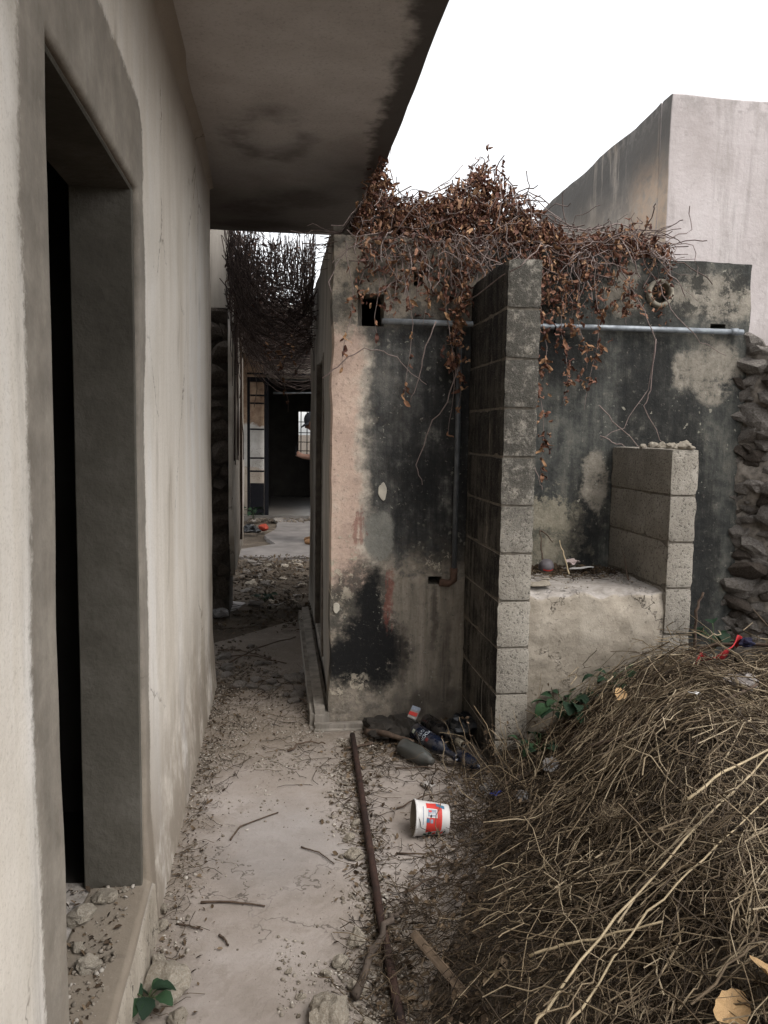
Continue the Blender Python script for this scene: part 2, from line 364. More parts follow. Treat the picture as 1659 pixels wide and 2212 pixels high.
def m_block():
    k = M('concrete_block', .95, world=True)
    n = k.noise(7, 6, .7); f = k.noise(85, 4, .8); g = k.noise(150, 3, .8)
    rnd = k.objrand()
    c = k.ramp(n, [(.3, (.225, .20, .165)), (.55, (.315, .285, .24)), (.75, (.39, .355, .305))])
    c = k.mix(k.rng(rnd, 0, 1, 0, .35, False), c, (.24, .22, .19))
    x, y, z = k.xyz(k.warp(.06, 6, 5))
    tall = k.rng(x, 1.35, 1.25)
    # weathered upper courses; corridor side painted dark for its shade, plus black mould
    upw = k.mul(tall, k.rng(z, .8, 1.35), k.rng(k.noise(22, 6, .8), .30, .54))
    c = k.mix(k.mul(upw, .9), c, (.05, .047, .04))
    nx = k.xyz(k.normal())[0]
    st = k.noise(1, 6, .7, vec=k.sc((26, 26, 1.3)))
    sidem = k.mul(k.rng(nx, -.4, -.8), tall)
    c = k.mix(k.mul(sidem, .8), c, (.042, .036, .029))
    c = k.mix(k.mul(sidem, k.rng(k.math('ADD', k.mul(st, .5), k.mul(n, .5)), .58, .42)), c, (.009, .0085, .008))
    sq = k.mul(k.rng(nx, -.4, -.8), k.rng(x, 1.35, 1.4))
    c = k.mix(k.mul(sq, k.rng(k.noise(6, 5), .3, .7), .5), c, (.13, .113, .092))  # short pier's left face darkened as well, shade put into the colour
    pits = k.rng(f, .38, .46, 1, 0); c = k.mix(k.mul(pits, .85), c, (.055, .048, .04))
    c = k.mix(k.rng(g, .62, .72, 0, .6), c, (.5, .47, .41))
    k.bump(f, 1.0, .008); k.bump(n, .4, .012)
    return k.done(c)
def m_ledge():
    k = M('rough_concrete', .95)
    n = k.noise(5, 7, .7); f = k.noise(60, 5, .75)
    c = k.ramp(n, [(.3, (.17, .145, .112)), (.5, (.26, .225, .18)), (.72, (.35, .31, .255))])
    cr = k.rng(k.vor(3.0, 'DISTANCE_TO_EDGE', vec=k.warp(.14, 7, 6)), .012, .003)
    crm = k.mul(cr, k.rng(k.noise(3, 3), .47, .56))
    c = k.mix(k.mul(crm, .8), c, (.06, .05, .04))
    pits = k.rng(k.noise(24, 6, .75), .33, .37, 1, 0)
    c = k.mix(k.mul(pits, .7), c, (.10, .085, .065))
    c = k.mix(k.rng(k.noise(48, 5, .8), .56, .66, 0, .6), c, (.09, .075, .058)); c = k.mix(k.rng(k.noise(36, 5, .8, vec=k.vm('ADD', k.co, (3, 5, 7))), .6, .68, 0, .4), c, (.46, .42, .36))
    topm = k.rng(k.xyz(k.normal())[2], .5, .8)
    c = k.mix(k.mul(topm, .6), c, k.ramp(k.noise(22, 6, .75), [(.35, (.21, .19, .175)), (.62, (.38, .355, .34))]))
    k.bump(f, .6, .005); k.bump(n, .5, .02); k.bump(crm, .8, -.008); k.bump(pits, .6, -.006)
    return k.done(c)
def m_path():
    k = M('path_concrete', .93)
    n = k.noise(2.2, 7, .65); md = k.noise(9, 6, .7); f = k.noise(70, 5, .75)
    c = k.ramp(n, [(.32, (.20, .168, .142)), (.5, (.275, .238, .21)), (.68, (.335, .298, .272))])
    c = k.mix(k.rng(md, .52, .66, 0, .45), c, (.19, .157, .128))
    c = k.mix(k.mul(k.blob((.0, 2.75, 0), (.22, .3, 1), .6, k.warp(.15, 4)), .35), c, (.25, .243, .245))
    # dirt trodden over it
    x, y, z = k.xyz(k.warp(.16, 3.5, 6))
    d = k.mx(k.rng(y, 3.15, 3.7), k.rng(x, -.20, -.36), k.mul(k.rng(x, .12, .3), k.rng(y, 2.6, 2.1)))
    d = k.mul(d, k.rng(md, .25, .5))
    c = k.mix(k.mul(d, .72), c, k.ramp(f, [(.35, (.11, .088, .066)), (.65, (.235, .195, .155))]))
    sp = k.rng(k.vor(60), .16, .1); c = k.mix(k.mul(sp, k.rng(k.noise(6), .55, .65), .4), c, (.10, .08, .06))
    c = k.mix(k.mul(k.rng(k.noise(28, 5, .7), .66, .72), .6), c, (.38, .35, .31))
    crk = k.mul(k.rng(k.vor(1.3, 'DISTANCE_TO_EDGE', vec=k.warp(.16, 5, 5)), .007, .002), k.rng(k.noise(1.4, 3), .46, .54)); c = k.mix(k.mul(crk, .7), c, (.06, .048, .038))
    k.bump(f, .5, .005); k.bump(md, .5, .014)
    return k.done(c)
def m_soil():
    k = M('soil', .97)
    n = k.noise(4, 7, .7); f = k.noise(60, 6, .75)
    c = k.ramp(n, [(.3, (.045, .034, .024)), (.5, (.085, .066, .048)), (.72, (.15, .12, .09))])
    c = k.mix(k.rng(f, .52, .7, 0, .6), c, (.17, .14, .105))
    k.bump(f, .8, .012); k.bump(n, .6, .03); return k.done(c)
def m_stone(name, a, b, c3, world=False):
    k = M(name, .93, world)
    r = k.objrand(); n = k.noise(9, 6, .7); f = k.noise(45, 5, .75)
    c = k.ramp(n, [(.28, a), (.5, b), (.74, c3)])
    c = k.mix(k.rng(r, 0, 1, 0, .4, False), c, a)
    c = k.mix(k.rng(f, .34, .42, .75, 0), c, tuple(x*.35 for x in a))
    k.bump(f, .8, .008); k.bump(n, .6, .02); return k.done(c)
def m_neigh():
    k = M('neighbour_plaster', .93)
    x, y, z = k.xyz(k.warp(.22, 1.6, 6)); n = k.noise(1.4, 6, .65); f = k.noise(9, 6, .7)
    st = k.noise(1, 6, .7, vec=k.sc((5, 5, .5)))
    c = k.ramp(n, [(.3, (.36, .32, .305)), (.55, (.45, .405, .395)), (.75, (.51, .47, .46))])
    c = k.mix(k.rng(st, .48, .66, 0, .6), c, (.29, .262, .245)); c = k.mix(k.rng(k.noise(6, 5, .75), .55, .68, 0, .45), c, (.27, .245, .23))
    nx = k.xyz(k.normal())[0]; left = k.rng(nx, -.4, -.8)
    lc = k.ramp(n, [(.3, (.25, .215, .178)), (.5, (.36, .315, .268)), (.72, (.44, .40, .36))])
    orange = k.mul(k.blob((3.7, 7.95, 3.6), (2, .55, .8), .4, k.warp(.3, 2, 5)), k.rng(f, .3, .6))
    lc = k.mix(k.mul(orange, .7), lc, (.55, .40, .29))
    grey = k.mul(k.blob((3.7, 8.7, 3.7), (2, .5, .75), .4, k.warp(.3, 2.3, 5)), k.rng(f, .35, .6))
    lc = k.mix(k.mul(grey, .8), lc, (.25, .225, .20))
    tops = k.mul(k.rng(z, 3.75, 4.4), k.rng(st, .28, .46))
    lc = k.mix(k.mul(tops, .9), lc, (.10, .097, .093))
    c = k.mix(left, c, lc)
    c = k.mix(k.mul(k.rng(z, 4.45, 4.68), k.rng(f, .46, .6), .5), c, (.25, .23, .215))
    k.bump(f, .5, .02); k.bump(k.noise(25, 5), .3, .006); return k.done(c)
def m_leafy(name, cols, trans=.25, rough=.7):
    k = M(name, rough); r = k.island()
    c = k.ramp(r, [(i/(len(cols)-1)*.98, q) for i, q in enumerate(cols)])
    n = k.noise(60, 4); c = k.mix(k.rng(n, .4, .7, 0, .35), c, tuple(x*.5 for x in cols[0]))
    k.p.inputs['Transmission Weight'].default_value = 0
    return k.done(c)
def m_leafobj(name, cols):
    k = M(name, .75); c = k.ramp(k.objrand(), [(i/(len(cols)-1)*.98, q) for i, q in enumerate(cols)])
    n = k.noise(50, 4); c = k.mix(k.rng(n, .4, .7, 0, .3), c, tuple(x*.5 for x in cols[0])); k.bump(n, .3, .004)
    return k.done(c)

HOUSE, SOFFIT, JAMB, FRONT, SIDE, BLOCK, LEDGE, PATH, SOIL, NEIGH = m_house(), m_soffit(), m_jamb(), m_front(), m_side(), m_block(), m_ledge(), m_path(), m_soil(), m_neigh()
LIME = m_stone('limestone', (.28, .235, .18), (.44, .385, .31), (.56, .51, .44))
RUB = m_stone('rubble_stone', (.085, .073, .062), (.22, .195, .172), (.38, .35, .32))
RUBD = m_stone('dark_rubble_stone', (.04, .032, .026), (.085, .068, .055), (.15, .123, .102))
MORT = plain('dark_mortar', (.06, .052, .043), .97, .6, 18, 1.0)
RUBM = plain('rubble_mortar', (.17, .148, .125), .97, .55, 30, 1.0)
BMORT = plain('block_mortar', (.13, .113, .092), .97, .4, 40, .8)
BLACKIRON = plain('black_iron', (.008, .008, .010), .9, .3, 30, .2, spec=.1)
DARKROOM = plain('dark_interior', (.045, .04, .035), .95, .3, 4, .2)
GALV = plain('galvanised_pipe', (.22, .24, .26), .45, .35, 30, .15, metal=.3, spec=.5)
BRN = [(.06, .026, .020), (.12, .052, .036), (.19, .088, .055), (.26, .14, .085), (.36, .215, .12)]
VLEAF = m_leafy('dry_vine_leaf', BRN)
VLEAFO = m_leafobj('dry_leaf', [(.08, .034, .024), (.14, .064, .04), (.22, .11, .06), (.31, .18, .09)])
VSTEM = m_leafy('vine_stem', [(.10, .07, .060), (.19, .145, .13), (.30, .245, .225)], rough=.85)
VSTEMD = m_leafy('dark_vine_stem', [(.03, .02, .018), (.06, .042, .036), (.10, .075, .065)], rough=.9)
STRAW = m_leafy('dry_stalk', [(.035, .024, .015), (.085, .060, .037), (.15, .11, .069), (.23, .175, .11), (.36, .29, .195)], rough=.7)
STRAWD = m_leafy('dark_stalk', [(.018, .012, .008), (.035, .024, .015), (.06, .042, .026), (.12, .085, .05)], rough=.8)
LITTER = m_leafy('leaf_litter', [(.030, .020, .013), (.055, .036, .022), (.10, .068, .040), (.16, .115, .075)], rough=.9)
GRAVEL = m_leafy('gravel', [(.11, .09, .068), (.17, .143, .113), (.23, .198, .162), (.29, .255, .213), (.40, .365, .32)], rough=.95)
GRAVELSHADE = m_leafy('shaded_gravel', [(.05, .039, .029), (.09, .072, .055), (.14, .116, .093), (.21, .18, .15)], rough=.95)  # gravel again in darker browns, corridor shade painted into the colours
GREEN = m_leafobj('green_leaf', [(.007, .020, .009), (.012, .032, .014), (.020, .048, .018)])
TWIG = plain('twig_bark', (.075, .052, .038), .9, .4, 60, .5)
CANE = plain('pale_cane', (.36, .285, .18), .6, .25, 30, .3)
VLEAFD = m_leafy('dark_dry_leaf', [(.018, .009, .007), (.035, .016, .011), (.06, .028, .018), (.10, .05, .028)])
# ------------------------------------------------------------------ structure builders
def wall(name, mat, parent, plane, at, thick, u0, u1, v0, v1, holes=(), step=.07, amp=.006, top=None, face=1, bev=.012, extra=None, edge=None):
    """wall in plane x (u=y) or y (u=x); v=z. Front lies at `at`, the body goes to at - face*thick."""
    def lines(a, b, hs):
        L = [a]; n = max(1, int((b-a)/step))
        L = [a+(b-a)*i/n for i in range(n+1)]
        for h in hs:
            if a < h < b:
                L = [q for q in L if abs(q-h) > step*.45 or q in (a, b)] + [h]
        return sorted(set(L))
    U = lines(u0, u1, [h for q in holes for h in q[:2]]); V = lines(v0, v1, [h for q in holes for h in q[2:4]])
    inh = lambda u, v: any(h[0] < u < h[1] and h[2] < v < h[3] for h in holes)
    solid = [[not inh((U[i]+U[i+1])/2, (V[j]+V[j+1])/2) for j in range(len(V)-1)] for i in range(len(U)-1)]
    verts = []; idx = {}
    def vid(i, j, b):
        if (i, j, b) not in idx:
            u, v = U[i], V[j]; d = amp*(nz(u, v, at, 1.7)*1.6+nz(u, v, at+9, 6)*.6)
            uu, vv = u+amp*.6*nz(u, v, 5.5, 4), v+amp*.6*nz(u, v, 7.7, 4)
            if j == len(V)-1 and top: vv = v+top(u)
            if edge and i in (0, len(U)-1): uu += edge(v)*(1 if i == 0 else -1)
            if extra: d += extra(u, v)
            p = at+face*d if b == 0 else at-face*thick
            idx[(i, j, b)] = len(verts); verts.append((p, uu, vv) if plane == 'x' else (uu, p, vv))
        return idx[(i, j, b)]
    F = []
    nI, nJ = len(U)-1, len(V)-1; sol = lambda i, j: 0 <= i < nI and 0 <= j < nJ and solid[i][j]
    for i in range(nI):
        for j in range(nJ):
            if not solid[i][j]: continue
            for b in (0, 1): F.append(tuple(vid(i+a, j+c, b) for a, c in ((0, 0), (1, 0), (1, 1), (0, 1))))
            for (di, dj), e in (((-1, 0), ((0, 0), (0, 1))), ((1, 0), ((1, 0), (1, 1))), ((0, -1), ((0, 0), (1, 0))), ((0, 1), ((0, 1), (1, 1)))):
                if not sol(i+di, j+dj):
                    a, b_ = [(i+q[0], j+q[1]) for q in e]
                    F.append((vid(*a, 0), vid(*b_, 0), vid(*b_, 1), vid(*a, 1)))
    o = obj(name, verts, F, mat, parent)
    if bev:
        md = o.modifiers.new('bevel', 'BEVEL'); md.width = bev; md.segments = 2; md.limit_method = 'ANGLE'; md.angle_limit = R(50)
    o.data.polygons.foreach_set('use_smooth', [True]*len(o.data.polygons))
    o.modifiers.new('wn', 'WEIGHTED_NORMAL').keep_sharp = False
    return o

# ---- ground
def mound(x, y):
    """height of the heap of cut stalks on the right"""
    ex = .62+.16*math.sin(y*2.1+.4) - max(0, 2.5-y)*.42       # left edge of the heap
    t = max(0, min(1, (x-ex)/1.05)); h = .60*t*t*(3-2*t)
    h *= max(0, min(1, (y+.6)/1.2)) if y < .6 else 1
    if y > 2.4: h *= max(.0, 1-(y-2.4)*.30)
    h *= max(.4, min(1, .5+.5*(y-1.2)/1.5))
    return h*(1+.16*math.sin(x*5.1+y*3.3)*math.sin(y*4.7-x*2.1))
def soil_h(x, y):
    h = -.035 + .018*nz(x, y, 0, 3) + .008*nz(x, y, 3, 11)
    h += mound(x, y)*.90
    if 5.4 < y < 9.4 and x < 1:
        t = min(1, (y-5.4)/.6, (9.4-y)/.5); h += t*(.03+.03*nz(x, y, 1, 2.3)+.09*max(0, -x+.0)+.02*nz(x, y, 6, 8))
    return h
xs = list(np.arange(-1.6, 3.21, .06)); ys = list(np.arange(.4, 14.0, .07))
V = [(x, y, soil_h(x, y)) for y in ys for x in xs]; nx_ = len(xs)
F = [(j*nx_+i, j*nx_+i+1, (j+1)*nx_+i+1, (j+1)*nx_+i) for j in range(len(ys)-1) for i in range(nx_-1)]
tag(obj('courtyard_ground', V, F, SOIL, None, True), kind='structure')
tag(obj('ground', [(-400, -400, -.11), (400, -400, -.11), (400, 400, -.11), (-400, 400, -.11)], [(0, 1, 2, 3)], SOIL), kind='structure')
def slab(name, outline, z, th, mat, step=.12, amp=.02):
    P = []
    for i, p in enumerate(outline):
        q = outline[(i+1) % len(outline)]; L = math.dist(p, q); n = max(1, int(L/step))
        for k in range(n):
            x, y = p[0]+(q[0]-p[0])*k/n, p[1]+(q[1]-p[1])*k/n
            P.append((x+amp*nz(x, y, 3, 5)*1.6, y+amp*nz(x, y, 8, 5)*1.6))
    n = len(P); V = [(x, y, z) for x, y in P]+[(x, y, z-th) for x, y in P]
    F = [tuple(range(n))]+[(i, (i+1) % n, (i+1) % n+n, i+n) for i in range(n)]
    o = obj(name, V, F, mat); return tag(o, kind='structure')
slab('path', [(-.42, .2), (.30, .2), (.42, 1.8), (.72, 2.4), (.95, 3.0), (.95, 3.92), (.22, 3.95), (.22, 6.25), (.1, 6.15), (-.15, 5.85), (-.5, 5.45), (-.5, 4.6), (-.42, 4.5)], .0, .06, PATH)
slab('rear_floor', [(-.12, 9.25), (1.2, 9.2), (1.2, 13.45), (.0, 13.4), (-.05, 12.0), (-.2, 11.2), (-.05, 10.4), (-.5, 9.9), (-.55, 9.35)], .01, .08, plain('rear_concrete', (.16, .145, .135), .9, .35, 3, .3))
slab('broken_slab', [(-.55, 6.15), (-.42, 6.2), (-.33, 6.42), (-.28, 6.62), (-.45, 6.72), (-.62, 6.6)], .045, .05, plain('pale_cement', (.33, .31, .30), .9, .2, 12, .3), .06, .012)

# ---- the house on the left
house = empty('house', (-2.2, 1, 0), 'plastered house with open doorway and deep concrete eave along the corridor', 'house')
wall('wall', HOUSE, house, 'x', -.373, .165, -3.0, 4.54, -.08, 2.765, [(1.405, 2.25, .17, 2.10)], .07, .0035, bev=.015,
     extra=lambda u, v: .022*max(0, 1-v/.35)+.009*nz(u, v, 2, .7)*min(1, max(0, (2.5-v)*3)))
V = []; F = []; yy = list(np.arange(-3, 4.55, .15))+[4.545]
for y in yy:
    cr_ = .055 if y < 3.5 else max(.025, .055-(y-3.5)*.03)
    for a in range(9):
        t = math.pi/2*a/8; V.append((-.378+cr_*(1-math.cos(t)), y, 2.772-cr_*(1-math.sin(t))))
for j in range(len(yy)-1):
    for a in range(8): F.append((j*9+a, j*9+a+1, (j+1)*9+a+1, (j+1)*9+a))
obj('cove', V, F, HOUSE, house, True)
def slabmesh(name, x0, x1, y0, y1, z, th, mat, parent, amp=.012, step=.15):
    xs = list(np.linspace(x0, x1, max(2, int((x1-x0)/step)))); ys = list(np.linspace(y0, y1, max(2, int((y1-y0)/step))))
    V = []; n = len(xs); 
    for zz in (z, z+th):
        for y in ys:
            for i, x in enumerate(xs):
                dx = amp*.45*nz(y, 3, zz, 3.5) if i == n-1 else 0
                V.append((x+dx, y, zz+amp*.5*nz(x, y, 4, 1.5)))
    m_ = n*len(ys); F = []
    for j in range(len(ys)-1):
        for i in range(n-1):
            q = (j*n+i, j*n+i+1, (j+1)*n+i+1, (j+1)*n+i); F.append(q); F.append(tuple(a+m_ for a in q))
    for j in range(len(ys)-1):
        for i in (0, n-1): a, b = j*n+i, (j+1)*n+i; F.append((a, b, b+m_, a+m_))
    for i in range(n-1):
        for j in (0, len(ys)-1): a, b = j*n+i, j*n+i+1; F.append((a, b, b+m_, a+m_))
    return obj(name, V, F, mat, parent, False)
slabmesh('roof_slab', -4.2, .508, -3.0, 5.443, 2.77, .14, SOFFIT, house)
# jamb lining, threshold, room
wall('jamb', JAMB, house, 'y', 2.232, .02, -.545, -.385, .16, 2.098, (), .1, .003, face=-1, bev=.004)
boxm('jamb', -.545, -.385, 1.385, 1.42, .16, 2.098, JAMB, house, .004)
boxm('lintel_soffit', -.545, -.385, 1.409, 2.246, 2.094, 2.115, JAMB, house, .004)
V = []; F = []; gx = np.linspace(-.62, -.355, 9); gy = np.linspace(1.38, 2.27, 22)
for y in gy:
    for i, x in enumerate(gx):
        V.append((x, y, .165+.012*nz(x, y, 2, 7)-(.018 if i == 8 else 0)))
for x in (gx[-1]+.012,):
    for y in gy: V.append((x+.006*nz(y, 1, 2, 9), y, -.06))
n = 9
for j in range(21):
    for i in range(8): F.append((j*n+i, j*n+i+1, (j+1)*n+i+1, (j+1)*n+i))
    F.append((j*n+8, 22*n+j, 22*n+j+1, (j+1)*n+8))
obj('threshold', V, F, LEDGE, house, True)
boxm('room_floor', -4.2, -.545, -3, 4.5, .05, .15, DARKROOM, house)
boxm('room_wall', -4.3, -4.2, -3, 4.6, 0, 2.77, DARKROOM, house)
boxm('room_wall', -4.2, -.54, -3.1, -3.0, 0, 2.77, DARKROOM, house)
boxm('room_wall', -4.2, -.54, 4.44, 4.54, 0, 2.77, DARKROOM, house)
boxm('room_wall', -4.2, -.542, 2.75, 2.85, .15, 2.77, DARKROOM, house)

# ---- broken wall stub of rubble with a plastered side
def stone_mesh(name, mat, seed, flat=.7, sub=3, rough=.10, planes=15):
    r_ = random.Random(seed); pl = []
    for i in range(planes):
        v = Vector((r_.gauss(0, 1), r_.gauss(0, 1), r_.gauss(0, 1))).normalized(); pl.append((v, r_.uniform(.62, .95)))
    bm = bmesh.new(); bmesh.ops.create_icosphere(bm, subdivisions=sub, radius=1)
    for v in bm.verts:
        p = v.co.copy(); r = 1.15
        for n_, d in pl:
            q = n_.dot(p)
            if q > .05: r = min(r, d/q)
        r *= 1+rough*mn.noise(p*2.2+Vector((seed, 0, 0)))+rough*.7*mn.noise(p*5+Vector((0, seed, 0)))
        v.co = p*r; v.co.z *= flat
    me = bpy.data.meshes.new(name); bm.to_mesh(me); bm.free(); me.materials.append(mat)
    return me
RS = [stone_mesh('stone', RUB, i, .8, 2, .16, 8) for i in range(10)]
RSD = [stone_mesh('stone', RUBD, i+20, .8, 2) for i in range(8)]
LS = [stone_mesh('limestone', LIME, i+40, .72, 3, .22, 11) for i in range(7)]
stub = empty('rubble_wall', (-.65, 6.6, 0), 'broken rubble wall end with plastered corridor face beyond the house wall', 'wall')
wall('core', MORT, stub, 'y', 6.12, .5, -1.2, -.37, -.05, 3.3, (), .12, .02, face=-1, bev=0)
z = .0; row = 0
while z < 2.35:
    hgt = random.uniform(.09, .19) if z > .25 else .2; x = -.74
    while x < -.38:
        wd = random.uniform(.10, .24); x2 = min(x+wd, -.375)
        if x2-x < .05: break
        inst('stone', random.choice(RSD), ((x+x2)/2, 6.12+random.uniform(-.015, .02), z+hgt/2), (random.uniform(-.3, .3), random.uniform(-.3, .3), random.uniform(-.3, .3)), ((x2-x)*.66, .07, hgt*.82), stub)
        x = x2
    z += hgt*.9; row += 1
def stubbot(u): return 0
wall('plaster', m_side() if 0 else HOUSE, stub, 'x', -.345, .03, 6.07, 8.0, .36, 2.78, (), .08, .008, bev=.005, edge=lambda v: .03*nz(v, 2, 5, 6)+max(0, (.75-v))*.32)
wall('plaster', SIDE, stub, 'y', 6.06, .03, -1.2, -.352, 2.36, 3.3, (), .08, .006, face=-1, bev=.005, top=lambda u: 0)
tube('conduit', [(-.335, 7.2, .5), (-.332, 7.2, 1.4), (-.335, 7.2, 2.7)], .012, TWIG, stub)

# ---- outhouse block on the right of the corridor
out = empty('outhouse', (1.3, 5.3, 0), 'low plastered outhouse with mould-blackened front, vent holes and pipes', 'outhouse')
ring = (1.845, 1.955, 2.135, 2.245)
holes = [(.372, .502, 1.98, 2.12), (.645, .69, 2.18, 2.235), ring, (2.185, 2.265, 2.02, 2.05), (.745, .815, .715, .755)]
def topf(u):
    b = 0 if u < .8 else -.02
    return b-.03*max(0, u-1.0)+.02*nz(u, 3, 1, 3)+.012*nz(u, 8, 1, 13)
wall('wall', FRONT, out, 'y', 3.895, .16, .257, 2.395, -.08, 2.405, holes, .05, .008, top=topf, face=-1, bev=.008, edge=lambda v: .012*nz(v, 3, 2, 5)+(.02*nz(v, 8, 2, 9)-(.02 if v < 2.05 else 0) if 0 else 0))
wall('wall', SIDE, out, 'x', .262, .15, 4.045, 6.84, -.08, 2.44, [(4.73, 5.56, .12, 1.92)], .08, .006, face=-1, bev=.01, top=lambda u: .05+.09*(u-4)/2.8+.03*nz(u, 1, 1, 3))
boxm('door_lining', .41, .45, 4.70, 5.6, .05, 1.95, DARKROOM, out)
boxm('door_frame', .252, .29, 4.70, 4.735, .12, 1.93, plain('grey_wood', (.16, .14, .12), .9, .3, 20, .4), out, .004)
boxm('door_frame', .252, .29, 5.555, 5.59, .12, 1.93, bpy.data.materials['grey_wood'], out, .004)
wall('wall', SIDE, out, 'x', 2.395, .15, 4.06, 6.8, -.05, 2.3, (), .2, .006, face=1, bev=0)
wall('wall', SIDE, out, 'y', 6.84, .15, .42, 2.24, -.05, 2.3, (), .2, .006, face=1, bev=0)
slabmesh('roof_slab', .42, 2.24, 4.06, 6.68, 2.24, .10, SIDE, out)
boxm('room_floor', .42, 2.24, 4.06, 6.68, -.06, .02, DARKROOM, out)
# plinth along the corridor side
V, F = [], []
pl = boxm('plinth', .155, .256, 3.86, 6.28, -.05, .085, SIDE, out, .025, 2, .004)
boxm('plinth', .158, .60, 3.80, 3.884, -.05, .028, SIDE, out, .02, 2, .004)
# round vent: clay collar with a plug of dirt
cv, cf = lathe_geo([(.050, -.02), (.052, -.028), (.066, -.028), (.070, -.018), (.070, .05), (.05, .05), (.05, -.02)], 28)
o = obj('vent_collar', cv, cf, plain('clay_collar', (.30, .27, .215), .9, .3, 30, .5), out, True)
o.location = (1.90, 3.893, 2.19); o.rotation_euler = (R(-90), 0, 0)
o.rotation_euler = (R(-90), 0, 0)
boxm('vent_plug', 1.846, 1.954, 3.95, 3.99, 2.136, 2.244, MORT, out)
# pipes
tube('water_pipe', [(.488, 3.862, 2.003), (1.2, 3.862, 2.004), (1.7, 3.862, 2.008), (2.345, 3.862, 2.008)], .0145, GALV, out, 10)
tube('pipe_coupling', [(2.28, 3.862, 2.008), (2.315, 3.862, 2.008)], .02, GALV, out, 10)
tube('pipe_clamp', [(1.35, 3.875, 1.975), (1.35, 3.846, 2.0), (1.35, 3.875, 2.035)], .004, BLACKIRON, out)
tube('drain_pipe', [(.872, 3.868, 2.0), (.874, 3.868, 1.4), (.872, 3.868, .77)], .0135, plain('dark_pipe', (.075, .08, .085), .5, .35, 30, .2, spec=.4), out, 10)
tube('pipe_elbow', [(.872, 3.868, .80), (.872, 3.868, .74), (.845, 3.868, .722), (.80, 3.868, .728)], .019, plain('rust_pipe', (.085, .05, .035), .85, .4, 40, .4), out, 10)
# relief: loose plaster flakes on the front
def flake(cx, cz, rx, rz, mat, th=.008, seed=0, y=3.893):
    n = 18; V = []; F = []
    for dy, s in ((-th, .9), (.012, 1.0)):
        for k in range(n):
            a = 2*math.pi*k/n; rr = 1+.35*nz(math.cos(a)*1.3, math.sin(a)*1.3, seed)+.15*nz(math.cos(a)*4, math.sin(a)*4, seed+3)
            V.append((cx+rx*s*rr*math.cos(a), y+dy, cz+rz*s*rr*math.sin(a)))
    F = [tuple(range(n))]+[(k, (k+1) % n, (k+1) % n+n, k+n) for k in range(n)]
    return obj('plaster_flake', V, F, mat, out)
WFL = plain('white_plaster', (.48, .44, .37), .95, .2, 20, .4)
flake(.508, 1.185, .024, .045, WFL, .003, 3)
flake(.285, .60, .016, .028, WFL, .003, 12)

# ---- block piers
def rblock(x0, x1, y0, y1, z0, z1, parent):
    bm = bmesh.new(); bmesh.ops.create_cube(bm, size=1)
    bmesh.ops.subdivide_edges(bm, edges=bm.edges[:], cuts=6, use_grid_fill=True)
    for v in bm.verts:
        q = v.co.copy(); out = sum(abs(abs(t_)-.5) < 1e-4 for t_ in q)
        p = Vector(((x0+x1)/2+q.x*(x1-x0), (y0+y1)/2+q.y*(y1-y0), (z0+z1)/2+q.z*(z1-z0)))
        ins = (0, 0, .004, .007)[out]+(.010*max(0, mn.noise(p*21)) if out > 1 else 0)
        n_ = Vector(tuple(math.copysign(1, t_) if abs(abs(t_)-.5) < 1e-4 else 0 for t_ in q))
        v.co = p - n_*ins*.7 + n_*.0022*mn.noise(p*28)
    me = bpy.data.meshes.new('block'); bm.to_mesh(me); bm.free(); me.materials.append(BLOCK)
    me.polygons.foreach_set('use_smooth', [True]*len(me.polygons)); me.set_sharp_from_angle(angle=R(48))
    return link(bpy.data.objects.new('block', me), parent)
def pier(name, x0, x1, z_top, courses, label, broken=None):
    t = empty(name, ((x0+x1)/2, 3.5, 0), label, 'pier')
    boxm('mortar', x0+.006, x1-.006, 3.266, 3.886, -.05, z_top-.012, BMORT, t)
    for k in range(courses):
        z1 = z_top-k*.205; z0 = z1-.201; cut = .40 if k % 2 == 0 else .235
        for a, b in (((3.255, 3.255+cut), (3.255+cut+.001, 3.884)) if k % 2 else ((3.255, 3.884),)):
            rblock(x0+random.uniform(-.002, .002), x1+random.uniform(-.002, .002), a+random.uniform(-.003, .002), b, max(z0, -.04), z1, t)
    return t
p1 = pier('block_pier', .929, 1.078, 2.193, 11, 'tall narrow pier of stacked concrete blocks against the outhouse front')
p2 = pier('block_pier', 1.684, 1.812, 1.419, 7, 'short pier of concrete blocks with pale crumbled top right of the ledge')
for k in range(9):
    inst('mortar_lump', LS[k % 7], (1.70+.1*random.random(), 3.28+.58*random.random(), 1.421+random.uniform(0, .008)), (0, 0, random.random()*6), random.uniform(.014, .034), p2)
for k in range(4):
    inst('mortar_lump', LS[k % 7], (1.70+.1*random.random(), 3.27+.02*k, 1.425), (0, 0, random.random()*6), random.uniform(.014, .024), p2)
# ---- ledge between the piers
led = empty('masonry_ledge', (1.38, 3.5, 0), 'cracked concrete ledge filling the niche between the two block piers', 'ledge')
V = []; F = []; nu, nv, nw = 30, 40, 22
def lp(x, y, z):
    e = max(0, 1-abs(z-.79)/.10)*max(0, 1-(y-3.27)/.08)
    d = .006*nz(x, z, 1, 6)+.007*nz(x, z, 5, 19)
    return (x, y+d+e*(.018+.04*nz(x, 3, 3, 9)), z-e*(.016+.03*nz(x, 7, 3, 11))+(.008*nz(x, y, 2, 9) if z > .78 else 0))
prof = [(3.268, z) for z in np.linspace(-.04, .79, nv)]+[(y, .79+.012*(y-3.27)) for y in np.linspace(3.29, 3.888, nw)]
for y, z in prof:
    for x in np.linspace(1.073, 1.689, nu): V.append(lp(x, y, z))
for j in range(len(prof)-1):
    for i in range(nu-1): F.append((j*nu+i, j*nu+i+1, (j+1)*nu+i+1, (j+1)*nu+i))
obj('body', V, F, LEDGE, led, True)

